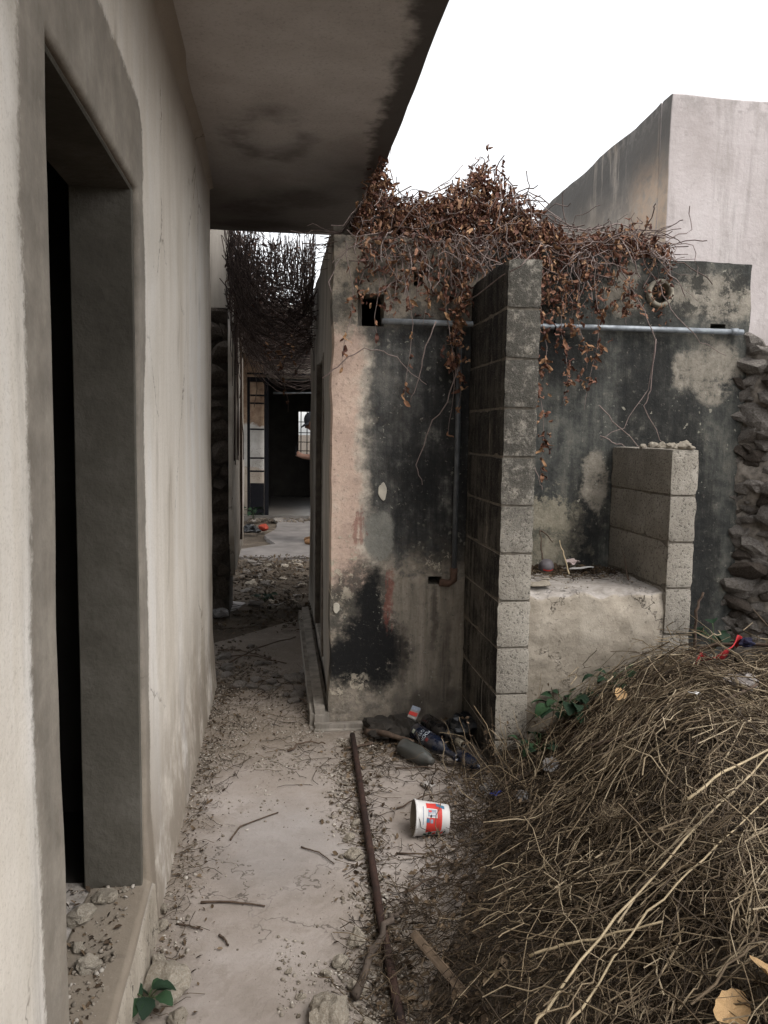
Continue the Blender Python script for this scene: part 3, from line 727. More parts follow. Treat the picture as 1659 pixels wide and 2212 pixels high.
# ---- rubble wall at the right edge
rw = empty('rubble_wall', (2.6, 3.7, 0), 'dark rough limestone rubble wall at the right edge beside the outhouse', 'wall')
A = Vector((2.37, 3.90)); Bv = Vector((2.80, 3.40)); dv = (Bv-A).normalized(); nv_ = Vector((-dv.y, dv.x))*-1
if nv_.y > 0: nv_ = -nv_
V = []; F = []; nu, nv = 40, 90
for j in range(nv):
    for i in range(nu):
        s = -.1+.95*i/(nu-1); zz = -.05+1.98*j/(nv-1)+(.05*nz(s, 3, 3, 4) if j == nv-1 else 0)
        d = .035*nz(s, zz, 4, 6)+.03*nz(s, zz, 9, 16); p = A+dv*s+nv_*(-.012+d); V.append((p.x, p.y, zz))
for j in range(nv-1):
    for i in range(nu-1): F.append((j*nu+i, j*nu+i+1, (j+1)*nu+i+1, (j+1)*nu+i))
o = obj('core', V, F, RUBM, rw, True); sm = o.modifiers.new('s', 'SOLIDIFY'); sm.thickness = .25; sm.offset = 1
z = .2
ang = math.atan2(dv.y, dv.x)
while z < 1.96:
    s = -.12
    while s < .55:
        r = random.uniform(.022, .045) if random.random() < .75 else random.uniform(.05, .085)
        p = A+dv*(s+r)+nv_*random.uniform(-.045, -.005)
        inst('stone', random.choice(RS if random.random() < .6 else RSD), (p.x, p.y, z+random.uniform(-.025, .025)), (random.uniform(-.6, .6), random.uniform(-.7, .7), ang+random.uniform(-.5, .5)), (r*1.3, r*.95, r*random.uniform(.6, 1.1)), rw)
        s += r*1.45
    z += .056

# ---- neighbour building
nb = empty('neighbour_house', (5.5, 10, 0), 'pale lilac plastered house block rising behind the outhouse', 'house')
ntop = lambda u: .03*nz(u, 1, 9, .9)-.012*(u-4)
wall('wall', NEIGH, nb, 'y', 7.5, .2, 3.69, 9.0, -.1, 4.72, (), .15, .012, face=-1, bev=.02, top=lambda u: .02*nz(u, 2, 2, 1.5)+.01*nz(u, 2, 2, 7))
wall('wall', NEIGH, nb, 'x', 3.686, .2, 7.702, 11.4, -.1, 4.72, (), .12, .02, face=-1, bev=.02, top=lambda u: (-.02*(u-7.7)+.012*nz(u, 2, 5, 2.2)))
boxm('roof', 3.9, 9, 7.72, 11.3, 4.2, 4.3, SIDE, nb)
lw = wall('garden_wall', SIDE, None, 'y', 11.6, .2, 3.35, 3.66, -.1, 4.45, (), .12, .02, face=-1, top=lambda u: .03*nz(u, 5, 5, 3))
tag(lw, 'far grey wall top just left of the neighbouring pale house', 'wall')

# ---- rear house at the end of the corridor
rh = empty('rear_house', (.5, 15, 0), 'rear house with concrete porch roof at the end of the corridor', 'house')
REAR = m_side(); REAR.name = 'rear_plaster'
k = M('flaking_wall', .95); n = k.noise(3, 6, .7); f = k.noise(8, 5)
zz = k.xyz(k.warp(.15, 3))[2]
c = k.ramp(f, [(.35, (.22, .14, .095)), (.6, (.36, .26, .18))])
c = k.mix(k.rng(zz, 1.62, 1.55), c, k.ramp(n, [(.35, (.36, .34, .31)), (.6, (.50, .48, .45))]))
c = k.mix(k.rng(zz, .86, .82), c, (.40, .34, .28))
cr = k.rng(k.vor(3.5, 'DISTANCE_TO_EDGE', vec=k.warp(.2, 5)), .012, .004); c = k.mix(k.mul(cr, .6), c, (.12, .1, .08))
FLAK = k.done(c)
wall('wall', FLAK, rh, 'y', 13.72, .15, -1.2, -.21, -.05, 2.76, (), .12, .01, face=-1, bev=0)
wall('wall', REAR, rh, 'y', 13.6, .15, 1.25, 2.5, -.05, 2.76, (), .12, .01, face=-1, bev=0)
wall('lintel', REAR, rh, 'y', 13.62, .15, -.205, 1.245, 2.36, 2.76, (), .12, .01, face=-1, bev=0)
slabmesh('porch_roof', -2.0, .50, 9.24, 17.4, 2.77, .13, SIDE, rh)
slabmesh('roof', .52, 3.2, 13.6, 17.4, 2.77, .13, SIDE, rh)
for nm, a in (('room_wall', (-1.2, -1.1, 13.9, 17.4, 0, 2.77)), ('room_wall', (2.4, 2.5, 13.8, 17.4, 0, 2.77))): boxm(nm, *a, DARKROOM, rh)
wall('room_wall', DARKROOM, rh, 'y', 17.4, .12, -1.1, 2.4, .03, 2.77, [(.42, 1.3, .95, 1.90)], .2, 0, face=-1, bev=0)
TILE = M('floor_tile', .35); n = TILE.noise(6, 5); TILE.p.inputs['Specular IOR Level'].default_value = .5
TILE = TILE.done(TILE.ramp(n, [(.3, (.10, .09, .08)), (.7, (.17, .155, .14))]), None)
boxm('room_floor', -1.1, 2.4, 13.45, 17.4, -.04, .06, TILE, rh)
for x in (.47, .60, .80, 1.0): tube('window_bar', [(x, 17.34, .95), (x, 17.34, 1.9)], .014, BLACKIRON, rh, 4)
for z in (1.06, 1.25, 1.45, 1.68): tube('window_bar', [(.42, 17.33, z), (1.3, 17.33, z)], .012, BLACKIRON, rh, 4)
# iron leaf folded back, with transom bars
gate = empty('iron_door', (-.4, 13.55, 0), 'black iron door leaf with open panes at the rear doorway', 'door')
def bar(name, x0, x1, z0, z1, y=13.5, th=.03, parent=gate): return boxm(name, x0, x1, y, y+th, z0, z1, BLACKIRON, parent, .003)
bar('stile', -.525, -.478, .04, 2.36); bar('stile', -.245, -.17, .04, 2.36)
for z in (.80, 1.02, 1.50, 1.93, 2.06): bar('rail', -.476, -.247, z-.014, z+.014)
bar('rail', -.476, -.247, 2.28, 2.36); bar('kick_panel', -.476, -.247, .04, .60)
fr = empty('iron_transom', (.3, 13.5, 2.4), 'black iron transom bars over the rear doorway', 'transom')
for z in (2.42, 2.72): bar('bar', -.53, 1.2, z-.015, z+.015, 13.54, .03, fr)
bar('bar', -.25, -.22, 2.436, 2.704, 13.54, .03, fr)
tube('pipe', [(-.1, 13.9, 2.12), (1.2, 13.9, 2.16)], .018, GALV, fr); tube('pipe', [(-.1, 14.1, 2.36), (1.2, 14.1, 2.38)], .014, GALV, fr)
# ------------------------------------------------------------------ heap of cut stalks
def moundv(x, y):
    ex = .62+.16*np.sin(y*2.1+.4) - np.maximum(0, 2.5-y)*.42
    t = np.clip((x-ex)/1.05, 0, 1); h = .60*t*t*(3-2*t)
    h = h*np.where(y < .6, np.clip((y+.6)/1.2, 0, 1), 1)
    return h*np.where(y > 2.4, np.maximum(0, 1-(y-2.4)*.30), 1)*np.clip(.5+.5*(y-1.2)/1.5, .4, 1)*(1+.16*np.sin(x*5.1+y*3.3)*np.sin(y*4.7-x*2.1))
def edgev(y): return .62+.16*np.sin(y*2.1+.4) - np.maximum(0, 2.5-y)*.42
def straw(N, x0, x1, y0, y1, lmin, lmax, rmin, rmax, lift, ang, spread, margin, K=7, kink=.035):
    bx = rng.uniform(x0, x1, N*2); by = rng.uniform(y0, y1, N*2)
    ok = bx > edgev(by)+margin+rng.normal(0, .07, N*2); bx = bx[ok][:N]; by = by[ok][:N]; n = len(bx)
    a = ang+1.1*np.sin(bx*4.3+by*2.9)+.9*np.sin(by*6.1-bx*5.2)+rng.normal(0, spread, n); L = lmin+(lmax-lmin)*rng.power(.55, n)*rng.uniform(.5, 1, n)
    s = np.linspace(-.5, .5, K)[None]*L[:, None]; cv = rng.normal(0, 1.1, n)[:, None]
    px = np.cos(a)[:, None]*s - np.sin(a)[:, None]*cv*s*s/np.maximum(L[:, None], .1)
    py = np.sin(a)[:, None]*s + np.cos(a)[:, None]*cv*s*s/np.maximum(L[:, None], .1)
    kk = rng.normal(0, 1, (n, K, 2))*kink*L[:, None, None]*.6
    X = bx[:, None]+px+kk[..., 0]; Y = by[:, None]+py+kk[..., 1]
    off = rng.uniform(0, lift, n)[:, None]*rng.uniform(.3, 1, n)[:, None]
    tilt = rng.normal(0, .32, n)[:, None]*s
    Z = np.maximum(moundv(X, Y), 0)*.95+.5*off+off*(.5+.8*np.sin(bx*9.1+by*5.7)*np.sin(by*8.3-bx*6.9))[:, None]+tilt+rng.normal(0, .006, (n, K))-cv*0
    Z = np.maximum(Z, .004+moundv(X, Y)*.86)
    Y = np.minimum(Y, 3.25+.0*X)
    r = rng.uniform(rmin, rmax, n)
    taper = np.linspace(1, .6, K)[None]
    return stalks_geo(np.stack([X, Y, Z], -1), r[:, None]*taper, 3)
heap = empty('stalk_heap', (1.6, 2.3, 0), 'heap of dry cut stalks and twigs piled along the right side', 'brush heap')
V, F = merge([straw(3600, .3, 2.6, .9, 3.3, .10, .40, .0010, .0022, .13, 1.0, 1.6, .36, kink=.09),
              straw(2400, .7, 2.6, 1.3, 3.25, .12, .50, .0013, .0028, .15, .85, 1.8, .52, kink=.08),
              straw(480, .5, 2.6, .9, 3.2, .25, .7, .0020, .0034, .16, .85, 1.2, .45, kink=.05)])
tag(fast('dry_stalks', V, F, STRAW, heap, True), kind='stuff')
V, F = merge([straw(5200, .1, 2.0, .7, 3.3, .05, .28, .0009, .0021, .08, .5, 1.8, .0, kink=.08),
              straw(2600, .1, 1.4, 1.2, 3.3, .04, .22, .0008, .0017, .06, .5, 1.8, -.05, kink=.08)])
tag(fast('dark_twigs', V, F, STRAWD, heap, True), kind='stuff')
# ------------------------------------------------------------------ single canes, twigs and sticks
def cane(name, pts, r, mat, label, cat, group=None, jit=.006, n=6):
    P = []
    for i in range(len(pts)-1):
        for k in range(4):
            t = k/4; P.append(Vector(pts[i]).lerp(Vector(pts[i+1]), t)+Vector((random.uniform(-jit, jit), random.uniform(-jit, jit), random.uniform(-jit*.4, jit*.4))))
    P.append(Vector(pts[-1])); rr = [r*(1-.45*i/len(P))*(1.18 if i % 4 == 0 else 1) for i in range(len(P))]
    return tag(tube(name, P, rr, mat, None, n), label, cat, group)
def hm(x, y, d=.0): return float(moundv(np.array([x]), np.array([y]))[0])*.95+d
cane('cane', [(.50, 1.50, .18), (.576, 1.546, .235), (.784, 1.672, .35), (1.017, 1.798, .462), (1.38, 2.02, .575), (1.6, 2.15, .66)], .0036, CANE, 'long pale dry cane lying diagonally across the stalk heap, upper one', 'cane', 'pale canes on the heap', .004)
cane('cane', [(.56, 1.47, .20), (.638, 1.519, .25), (.85, 1.645, .375), (1.015, 1.705, .462), (1.3, 1.891, .515), (1.5, 2.0, .6)], .0029, CANE, 'thinner pale cane just below the long diagonal one on the heap', 'cane', 'pale canes on the heap', .004)
cane('cane', [(1.09, 1.93, .50), (1.225, 1.989, .545), (1.397, 2.046, .58), (1.5, 2.1, .60)], .0042, CANE, 'short straight pale cane on the right of the heap', 'cane', 'pale canes on the heap', .003)
cane('cane', [(.60, 1.74, .22), (.668, 1.716, .26), (.762, 1.671, .305), (.872, 1.622, .365)], .0038, CANE, 'short pale cane near the bottom of the stalk heap', 'cane', 'pale canes on the heap', .004)
cane('branch', [(1.10, 2.60, .38), (1.124, 2.571, .40), (1.30, 2.45, .50), (1.65, 2.5, .62)], .0075, TWIG, 'dark bark branch lying level across the top of the heap', 'branch')
cane('branch', [(1.70, 3.22, .50), (1.83, 3.08, .60), (2.0, 2.85, .66)], .010, TWIG, 'thick twig slanting at the upper right of the heap', 'branch')
cane('branch', [(1.80, 3.30, .42), (1.815, 3.22, .55), (1.80, 3.2, .72), (1.83, 3.2, .80)], .008, TWIG, 'upright bare twig standing beside the short block pier', 'branch')
cane('root', [(.20, 1.92, .02), (.25, 2.05, .045), (.33, 2.19, .045), (.37, 2.26, .02)], .012, plain('root_wood', (.075, .058, .046), .95, .35, 30, .7), 'gnarled grey root piece lying across the rusty bar', 'root', jit=.01)
bd = boxm('board', -.17, .17, -.010, .010, -.006, .006, plain('splintered_wood', (.085, .060, .040), .9, .5, 25, .7), None, .002, 1, .003)
bd.location = (.44, 1.86, .085); bd.rotation_euler = (R(20), R(12), R(-62)); tag(bd, 'splintered narrow wooden board half buried in twigs', 'board')
for i, (a, b, c_) in enumerate((((-.17, 2.78), (-.14, 2.87), (-.0, 2.97)), ((.08, 2.70), (.14, 2.66), (.19, 2.58)), ((-.24, 2.40), (-.14, 2.39), (-.04, 2.36)), ((-.30, 2.30), (-.26, 2.28), (-.22, 2.26)), ((-.17, 2.23), (-.155, 2.21), (-.14, 2.18)))):
    cane('twig', [(*a, .005), (*b, .007), (*c_, .005)], (.0035, .0028, .004, .003, .004)[i], TWIG,
         ('curved thin twig on the bare path below the rubble', 'short slanting twig on the path left of the rusty bar', 'straight dark twig lying crosswise on the near path', 'small thin twig on the path edge near the doorway', 'tiny broken twig on the near path')[i], 'twig', 'twigs on the path', .002)
for i, (a, b) in enumerate((((-.30, 5.0), (.12, 5.6)), ((-.4, 5.3), (-.05, 5.05)), ((-.35, 5.15), (.05, 4.95)), ((.05, 4.3), (.2, 4.05)), ((.05, 3.55), (.22, 3.62)))):
    cane('twig', [(*a, .012), ((a[0]+b[0])/2, (a[1]+b[1])/2+.04, .025), (*b, .012)], .005, TWIG, ('long twig lying across the cracked slab in the corridor', 'bent twig on the slab near the house wall end', 'thin twig beside the bent one on the slab', 'short twig beside the corridor plinth', 'dark twig on the gravel left of the rusty bar top')[i], 'twig', 'twigs in the corridor', .012)
for i, (a, b) in enumerate((((.42, 2.62), (.62, 2.5)), ((.45, 2.95), (.70, 3.05)), ((.62, 2.84), (.74, 2.62)), ((.40, 2.38), (.6, 2.42)), ((.50, 3.32), (.75, 3.22)))):
    cane('twig', [(*a, .008), ((a[0]+b[0])/2, (a[1]+b[1])/2+.03, .02), (*b, .015)], .0035, TWIG, ('twig on the pavement in front of the paper tub', 'long thin twig behind the paper tub', 'twig right of the paper tub against the heap', 'twig at the heap edge below the tub', 'twig in front of the bottles')[i], 'twig', 'twigs by the tub', .01)
# ---- rusty bar
k = M('rust', .9); n = k.noise(14, 6, .7); RUST = k.done(k.ramp(n, [(.3, (.014, .009, .008)), (.5, (.034, .019, .015)), (.68, (.06, .032, .023)), (.8, (.11, .08, .065))])); k.bump(n, .6, .006)
tag(tube('iron_bar', [(.353, 3.69, .022), (.345, 3.4, .02), (.325, 2.83, .02), (.305, 2.23, .02), (.30, 1.6, .02)], .013, RUST, None, 10), 'long rusty iron bar lying along the right edge of the path', 'iron bar')
# ------------------------------------------------------------------ gravel and litter
def ico1():
    bm = bmesh.new(); bmesh.ops.create_icosphere(bm, subdivisions=1, radius=1)
    for v in bm.verts: v.co *= 1+.35*mn.noise(v.co*2.3)
    V = np.array([v.co[:] for v in bm.verts]); F = np.array([[q.index for q in f.verts] for f in bm.faces]); bm.free(); V[:, 2] *= .65; return V, F
PV, PF = ico1()
def pebbles(N, fx, fy, size, z=.0):
    x = fx(N); y = fy(N, x)
    cl = np.sin(x*13+y*4.1)*np.sin(y*9.7-x*6.3)+.6*np.sin(x*31+1)*np.sin(y*27)+rng.normal(0, .35, N); ok = cl > -.1; x = x[ok]; y = y[ok]; N = len(x); s = size(N)
    pos = np.stack([x, y, np.full(N, z)+s*.25], 1)
    return scatter(PV, PF, pos, rotm(N, .5), np.stack([s*rng.uniform(.7, 1.3, N), s, s*rng.uniform(.6, 1, N)], 1))
sz = lambda a, b, p=.35: (lambda N: a+(b-a)*rng.random(N)**(1/p))
U = lambda a, b: (lambda N, *_: rng.uniform(a, b, N))
G = lambda m_, s: (lambda N, *_: rng.normal(m_, s, N))
lst = [
    pebbles(4800, G(.29, .05), U(1.75, 3.7), sz(.0015, .010, .25)),                      # along the bar
    pebbles(3000, G(-.31, .05), U(1.7, 4.6), sz(.0012, .008, .25)),                       # along the house wall
    pebbles(6500, U(-.36, .22), lambda N, x: rng.normal(3.8, .36, N), sz(.0012, .008, .25)),
    pebbles(1800, G(.52, .1), lambda N, x: rng.normal(3.55, .14, N), sz(.002, .012, .25)),
    pebbles(2200, U(.0, .35), lambda N, x: rng.normal(1.95, .16, N), sz(.0012, .008, .25)),
    pebbles(900, U(-.3, .8), U(2.0, 3.4), sz(.001, .004, .25)),
    pebbles(900, lambda N: rng.uniform(-.60, -.40, N), U(1.42, 2.23), sz(.0015, .009, .25), .172),
    pebbles(500, U(1.1, 1.66), U(3.3, 3.86), sz(.002, .009, .3), .80)]
V, F = merge(lst); tag(fast('gravel', V, F, GRAVEL), kind='stuff', label='pale gravel and plaster crumbs scattered over the path', cat='gravel')
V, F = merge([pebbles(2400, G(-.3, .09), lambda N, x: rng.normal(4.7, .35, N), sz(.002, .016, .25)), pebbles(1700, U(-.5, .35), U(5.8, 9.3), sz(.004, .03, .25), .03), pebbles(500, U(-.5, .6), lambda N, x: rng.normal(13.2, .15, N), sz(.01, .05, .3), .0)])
tag(fast('gravel', V, F, GRAVELSHADE), kind='stuff', label='gravel in the rear of the corridor, coloured darker to paint in shade', cat='gravel')
# flakes: little bent leaves
FV = np.array([(-.5, 0, 0), (-.15, .28, .08), (-.15, -.28, .08), (.2, .24, .06), (.2, -.24, .06), (.55, 0, -.05), (0, 0, -.06)], float)
FF = np.array([(0, 2, 6), (0, 6, 1), (1, 6, 3), (6, 2, 4), (6, 4, 5), (6, 5, 3)])
def flakes(N, fx, fy, size, zf, tilt=.5):
    x = fx(N); y = fy(N, x)
    if callable(zf): ok = x > edgev(y)-.04+rng.normal(0, .06, N); x = x[ok]; y = y[ok]; N = len(x)
    s = size(N); z = zf(x, y) if callable(zf) else np.full(N, zf)
    return scatter(FV, FF, np.stack([x, y, z+s*.15], 1), rotm(N, tilt), s)
lst = [
    flakes(1000, G(.32, .06), U(1.7, 3.6), sz(.006, .026, .4), .004),
    flakes(900, G(-.31, .05), U(1.7, 4.6), sz(.006, .022, .4), .004),
    flakes(550, U(-.36, .2), lambda N, x: rng.normal(4.0, .38, N), sz(.004, .018, .4), .004),
    flakes(500, U(-.42, .0), lambda N, x: rng.normal(4.75, .3, N), sz(.006, .025, .4), .006),
    flakes(2600, U(.25, 1.0), U(1.6, 3.3), sz(.008, .035, .4), lambda x, y: moundv(x, y)*.93+.012),
    flakes(800, U(-.5, .35), U(5.6, 9.2), sz(.015, .05, .4), .04),
    flakes(1400, U(1.0, 2.4), U(1.0, 3.2), sz(.01, .04, .4), lambda x, y: moundv(x, y)*.95+.03),
    flakes(500, U(1.1, 1.66), lambda N, x: rng.normal(3.78, .07, N).clip(3.4, 3.87), sz(.01, .04, .5), .80, .9),
    flakes(420, U(.4, .85), lambda N, x: rng.normal(3.62, .1, N), sz(.01, .035, .4), .005),
    flakes(300, lambda N: rng.uniform(-.60, -.41, N), U(1.42, 2.23), sz(.006, .025, .4), .172)]
V, F = merge(lst); tag(fast('leaf_litter', V, F, LITTER), kind='stuff', label='brown dry leaf litter strewn along the path edges', cat='leaf litter')
# thin dark wisps of dead grass on the path
def wisps(N, fx, fy, lmin, lmax, r, z, K=5):
    x = fx(N); y = fy(N, x); a = rng.uniform(0, 6.3, N); L = rng.uniform(lmin, lmax, N)
    s = np.linspace(-.5, .5, K)[None]*L[:, None]; c_ = rng.normal(0, .8, N)[:, None]
    X = x[:, None]+np.cos(a)[:, None]*s-np.sin(a)[:, None]*c_*s*s/L[:, None]; Y = y[:, None]+np.sin(a)[:, None]*s+np.cos(a)[:, None]*c_*s*s/L[:, None]
    Zz = z+.004+np.abs(rng.normal(0, .008, (N, K)))
    return stalks_geo(np.stack([X, Y, Zz], -1), np.full(N, r), 3)
V, F = merge([wisps(170, G(.33, .06), U(1.75, 3.6), .04, .18, .0012, 0), wisps(130, G(-.30, .05), U(1.75, 4.6), .03, .12, .001, 0), wisps(150, U(-.35, .2), U(3.2, 4.9), .04, .16, .0013, 0),
              wisps(120, U(-.45, .3), U(5.6, 9.0), .08, .3, .002, .05), wisps(90, U(1.1, 1.66), U(3.5, 3.86), .06, .2, .0015, .8), wisps(120, U(.4, .9), U(3.2, 3.7), .05, .2, .0013, 0)])
tag(fast('dead_grass', V, F, STRAWD), kind='stuff', label='wisps of dead grass lying over the path', cat='dead grass')
# ---- loose stones as things
def st(x, y, z, s, label, grp, i, me=None, mat=None, flat=1.0):
    o = inst('stone', me or LS[i % 7], (x, y, z+s*.35*flat), (random.uniform(-.3, .3), random.uniform(-.3, .3), random.uniform(0, 6)), (s*random.uniform(.9, 1.25), s*random.uniform(.8, 1.0), s*flat))
    return tag(o, label, 'stone', grp)
for i, (x, y, s, l) in enumerate(((-.475, 2.17, .032, 'largest pale limestone lump on the doorway threshold'), (-.515, 2.08, .040, 'rounded limestone lump at the left of the threshold'), (-.50, 1.96, .022, 'flat white stone on the threshold'), (-.455, 1.88, .030, 'long pale stone low on the threshold'), (-.50, 1.80, .02, 'small stone at the near end of the threshold'), (-.43, 2.21, .012, 'pebble at the foot of the door jamb'))):
    st(x, y, .166, s, l, 'stones on the threshold', i)
for i, (x, y, s, l) in enumerate(((-.28, 2.02, .065, 'large porous limestone chunk behind the green weed'), (-.33, 2.13, .026, 'pale stone beside the doorway step'), (-.34, 2.28, .022, 'small rounded stone at the wall foot'), (-.25, 1.90, .03, 'stone in front of the large porous chunk'), (-.345, 2.37, .02, 'pebble at the wall foot below the jamb'))):
    st(x, y, 0, s, l, 'stones at the house wall', i+1)
for i, (x, y, s, l) in enumerate(((.265, 2.62, .034, 'grey-brown stone touching the rusty bar'), (.255, 2.74, .022, 'white stone above the grey-brown one by the bar'), (.285, 2.85, .02, 'small stone beside the middle of the bar'), (.225, 2.16, .034, 'angular pale stone beside the gnarled root'), (.175, 2.06, .026, 'pale knobbly stone left of the root'), (.13, 2.03, .016, 'small white stone left of the knobbly one'), (.215, 1.96, .026, 'bluish white stone below the root'), (.13, 1.83, .07, 'big pale limestone block at the bottom edge by the bar'), (.22, 1.80, .03, 'stone at the bottom edge right of the big block'), (.06, 1.95, .012, 'pebble on the near path'), (.03, 2.05, .012, 'lone pebble left of the stones by the bar'))):
    st(x, y, 0, s, l, 'stones beside the rusty bar', i+2)
for i in range(34):
    x, y = random.uniform(-.44, .0), random.gauss(4.75, .3)
    if i > 20: x, y = random.gauss(.12, .07), random.gauss(4.55, .18)
    st(x, y, 0, random.uniform(.02, .055), 'rubble stone on the corridor floor past the house wall' if i <= 20 else 'rubble stone piled against the corridor plinth', 'rubble in the corridor' if i <= 20 else 'rubble by the plinth', i, random.choice(RS), flat=.6)
for i in range(60):
    x, y = random.uniform(-.34, .25), random.uniform(6.6, 9.2)
    st(x, y, soil_h(x, y), random.uniform(.02, .065), 'rubble stone in the dirt heap before the rear floor', 'rubble in the rear dirt heap', i, random.choice(RS+LS), flat=.45)
for i in range(12):
    x, y = random.uniform(-.5, .4), random.gauss(13.15, .12)
    st(x, y, 0, random.uniform(.03, .09), 'stone at the foot of the rear doorway', 'stones at the rear doorway', i, random.choice(RS), flat=.6)
# ------------------------------------------------------------------ vine on the outhouse
def leaf_mesh(name, mat, seed):
    r_ = random.Random(seed); V = []; F = []; L = 1.0; n = 6
    for i in range(n+1):
        t = i/n; wd = .27*math.sin(math.pi*min(1, t*.92+.06))**.8*(1-.25*t); cu = .35*math.sin(t*2.4+seed); bend = -.7*t*t*r_.uniform(.6, 1.2)+.12*math.sin(t*9+seed)
        for s in (-1, 0, 1): V.append((s*wd*(.75+.2*r_.random()), t*L, bend+abs(s)*wd*(.55+.5*r_.random())*(1 if seed % 2 else -1)+.05*cu))
    for i in range(n):
        for s in (0, 1): a = i*3+s; F.append((a, a+1, a+4, a+3))
    me = mesh(name, V, F, mat, True); return me
LM = [leaf_mesh('leaf', VLEAFO, i) for i in range(6)]
LNP = []
for me in [leaf_mesh('leaf_proto', VLEAF, i+10) for i in range(4)]:
    a = np.array([v.co[:] for v in me.vertices]); f = np.array([p.vertices[:] for p in me.polygons]); LNP.append((a, f)); bpy.data.meshes.remove(me)
vine = empty('dried_vine', (1.2, 4.2, 2.35), 'mass of dried brown vine sprawling over the outhouse roof and hanging down its front', 'vine')
TOPX = [.30, .42, .47, .56, .66, .80, .92, .98, 1.05, 1.14, 1.25, 1.36, 1.5, 1.7, 1.85, 2.05]
TOPZ = [2.40, 2.58, 2.80, 2.58, 2.56, 2.62, 2.70, 2.80, 2.74, 2.64, 2.56, 2.46, 2.44, 2.50, 2.46, 2.38]
def vtop(x): return np.interp(x, TOPX, TOPZ)
N = 10400
lx = np.concatenate([rng.uniform(.36, 1.40, 8000), rng.uniform(1.3, 1.95, 2400)])
hz = rng.random(N)**.8
lz = 2.36+(vtop(lx)+rng.normal(0, .025, N)-2.36)*hz; ly = 3.86+.10*rng.random(N)+(1-hz)*.0+rng.random(N)**1.5*.65*(1-.5*hz)
far_ = rng.random(N) < .12; lz[far_] -= rng.random(far_.sum())*.35; ly[far_] = rng.uniform(3.82, 3.88, far_.sum())
ls = .018+.034*rng.random(N)**1.6
parts_ = []
for q, (a, f) in enumerate(LNP):
    sel = np.arange(N) % 4 == q
    parts_.append(scatter(a, f, np.stack([lx, ly, lz], 1)[sel], rotm(sel.sum(), 1.2), ls[sel]))
V, F = merge(parts_); tag(fast('leaf_mass', V, F, VLEAF, vine, True), kind='stuff')
# tangled stems
def wander(N, K, starts, dirs, step, jit, grav):
    P = np.zeros((N, K, 3)); P[:, 0] = starts; d = dirs.copy()
    for i in range(1, K):
        d = d+rng.normal(0, jit, (N, 3)); d[:, 2] -= grav; d /= np.linalg.norm(d, axis=1, keepdims=True); P[:, i] = P[:, i-1]+d*step[:, None]
    return P
n = 620; s0 = np.stack([rng.uniform(.32, 1.9, n), rng.uniform(3.86, 4.4, n), rng.uniform(2.38, 2.5, n)], 1)
s0[:, 2] = 2.36+(vtop(s0[:, 0])-2.36)*rng.uniform(.1, .85, n)
dd = rng.normal(0, 1, (n, 3)); dd[:, 2] = np.abs(dd[:, 2])*.5; dd /= np.linalg.norm(dd, axis=1, keepdims=True)
P = wander(n, 10, s0, dd, rng.uniform(.025, .055, n), .35, .06)
P[:, :, 2] = np.maximum(P[:, :, 2], np.where(P[:, :, 1] > 3.89, 2.37, 1.6)); P[:, :, 2] = np.minimum(P[:, :, 2], vtop(P[:, :, 0])+.04)
P[:, :, 1] = np.where(P[:, :, 2] < 2.36, np.minimum(P[:, :, 1], 3.86), P[:, :, 1])
a1 = stalks_geo(P, rng.uniform(.0012, .0032, n), 4)
n = 150; s0 = np.stack([np.concatenate([rng.uniform(.45, 1.1, 90), rng.uniform(1.1, 1.9, 60)]), np.full(n, 3.855), rng.uniform(2.36, 2.44, n)], 1)
dd = np.stack([rng.normal(0, .6, n), np.full(n, -.15), np.full(n, -.4)], 1)
P = wander(n, 9, s0, dd, rng.uniform(.02, .05, n), .35, .12); P[:, :, 1] = np.clip(P[:, :, 1], 3.80, 3.865)
a2 = stalks_geo(P, rng.uniform(.0012, .003, n), 4)
V, F = merge([a1, a2]); tag(fast('stem_tangle', V, F, VSTEM, vine, True), kind='stuff')
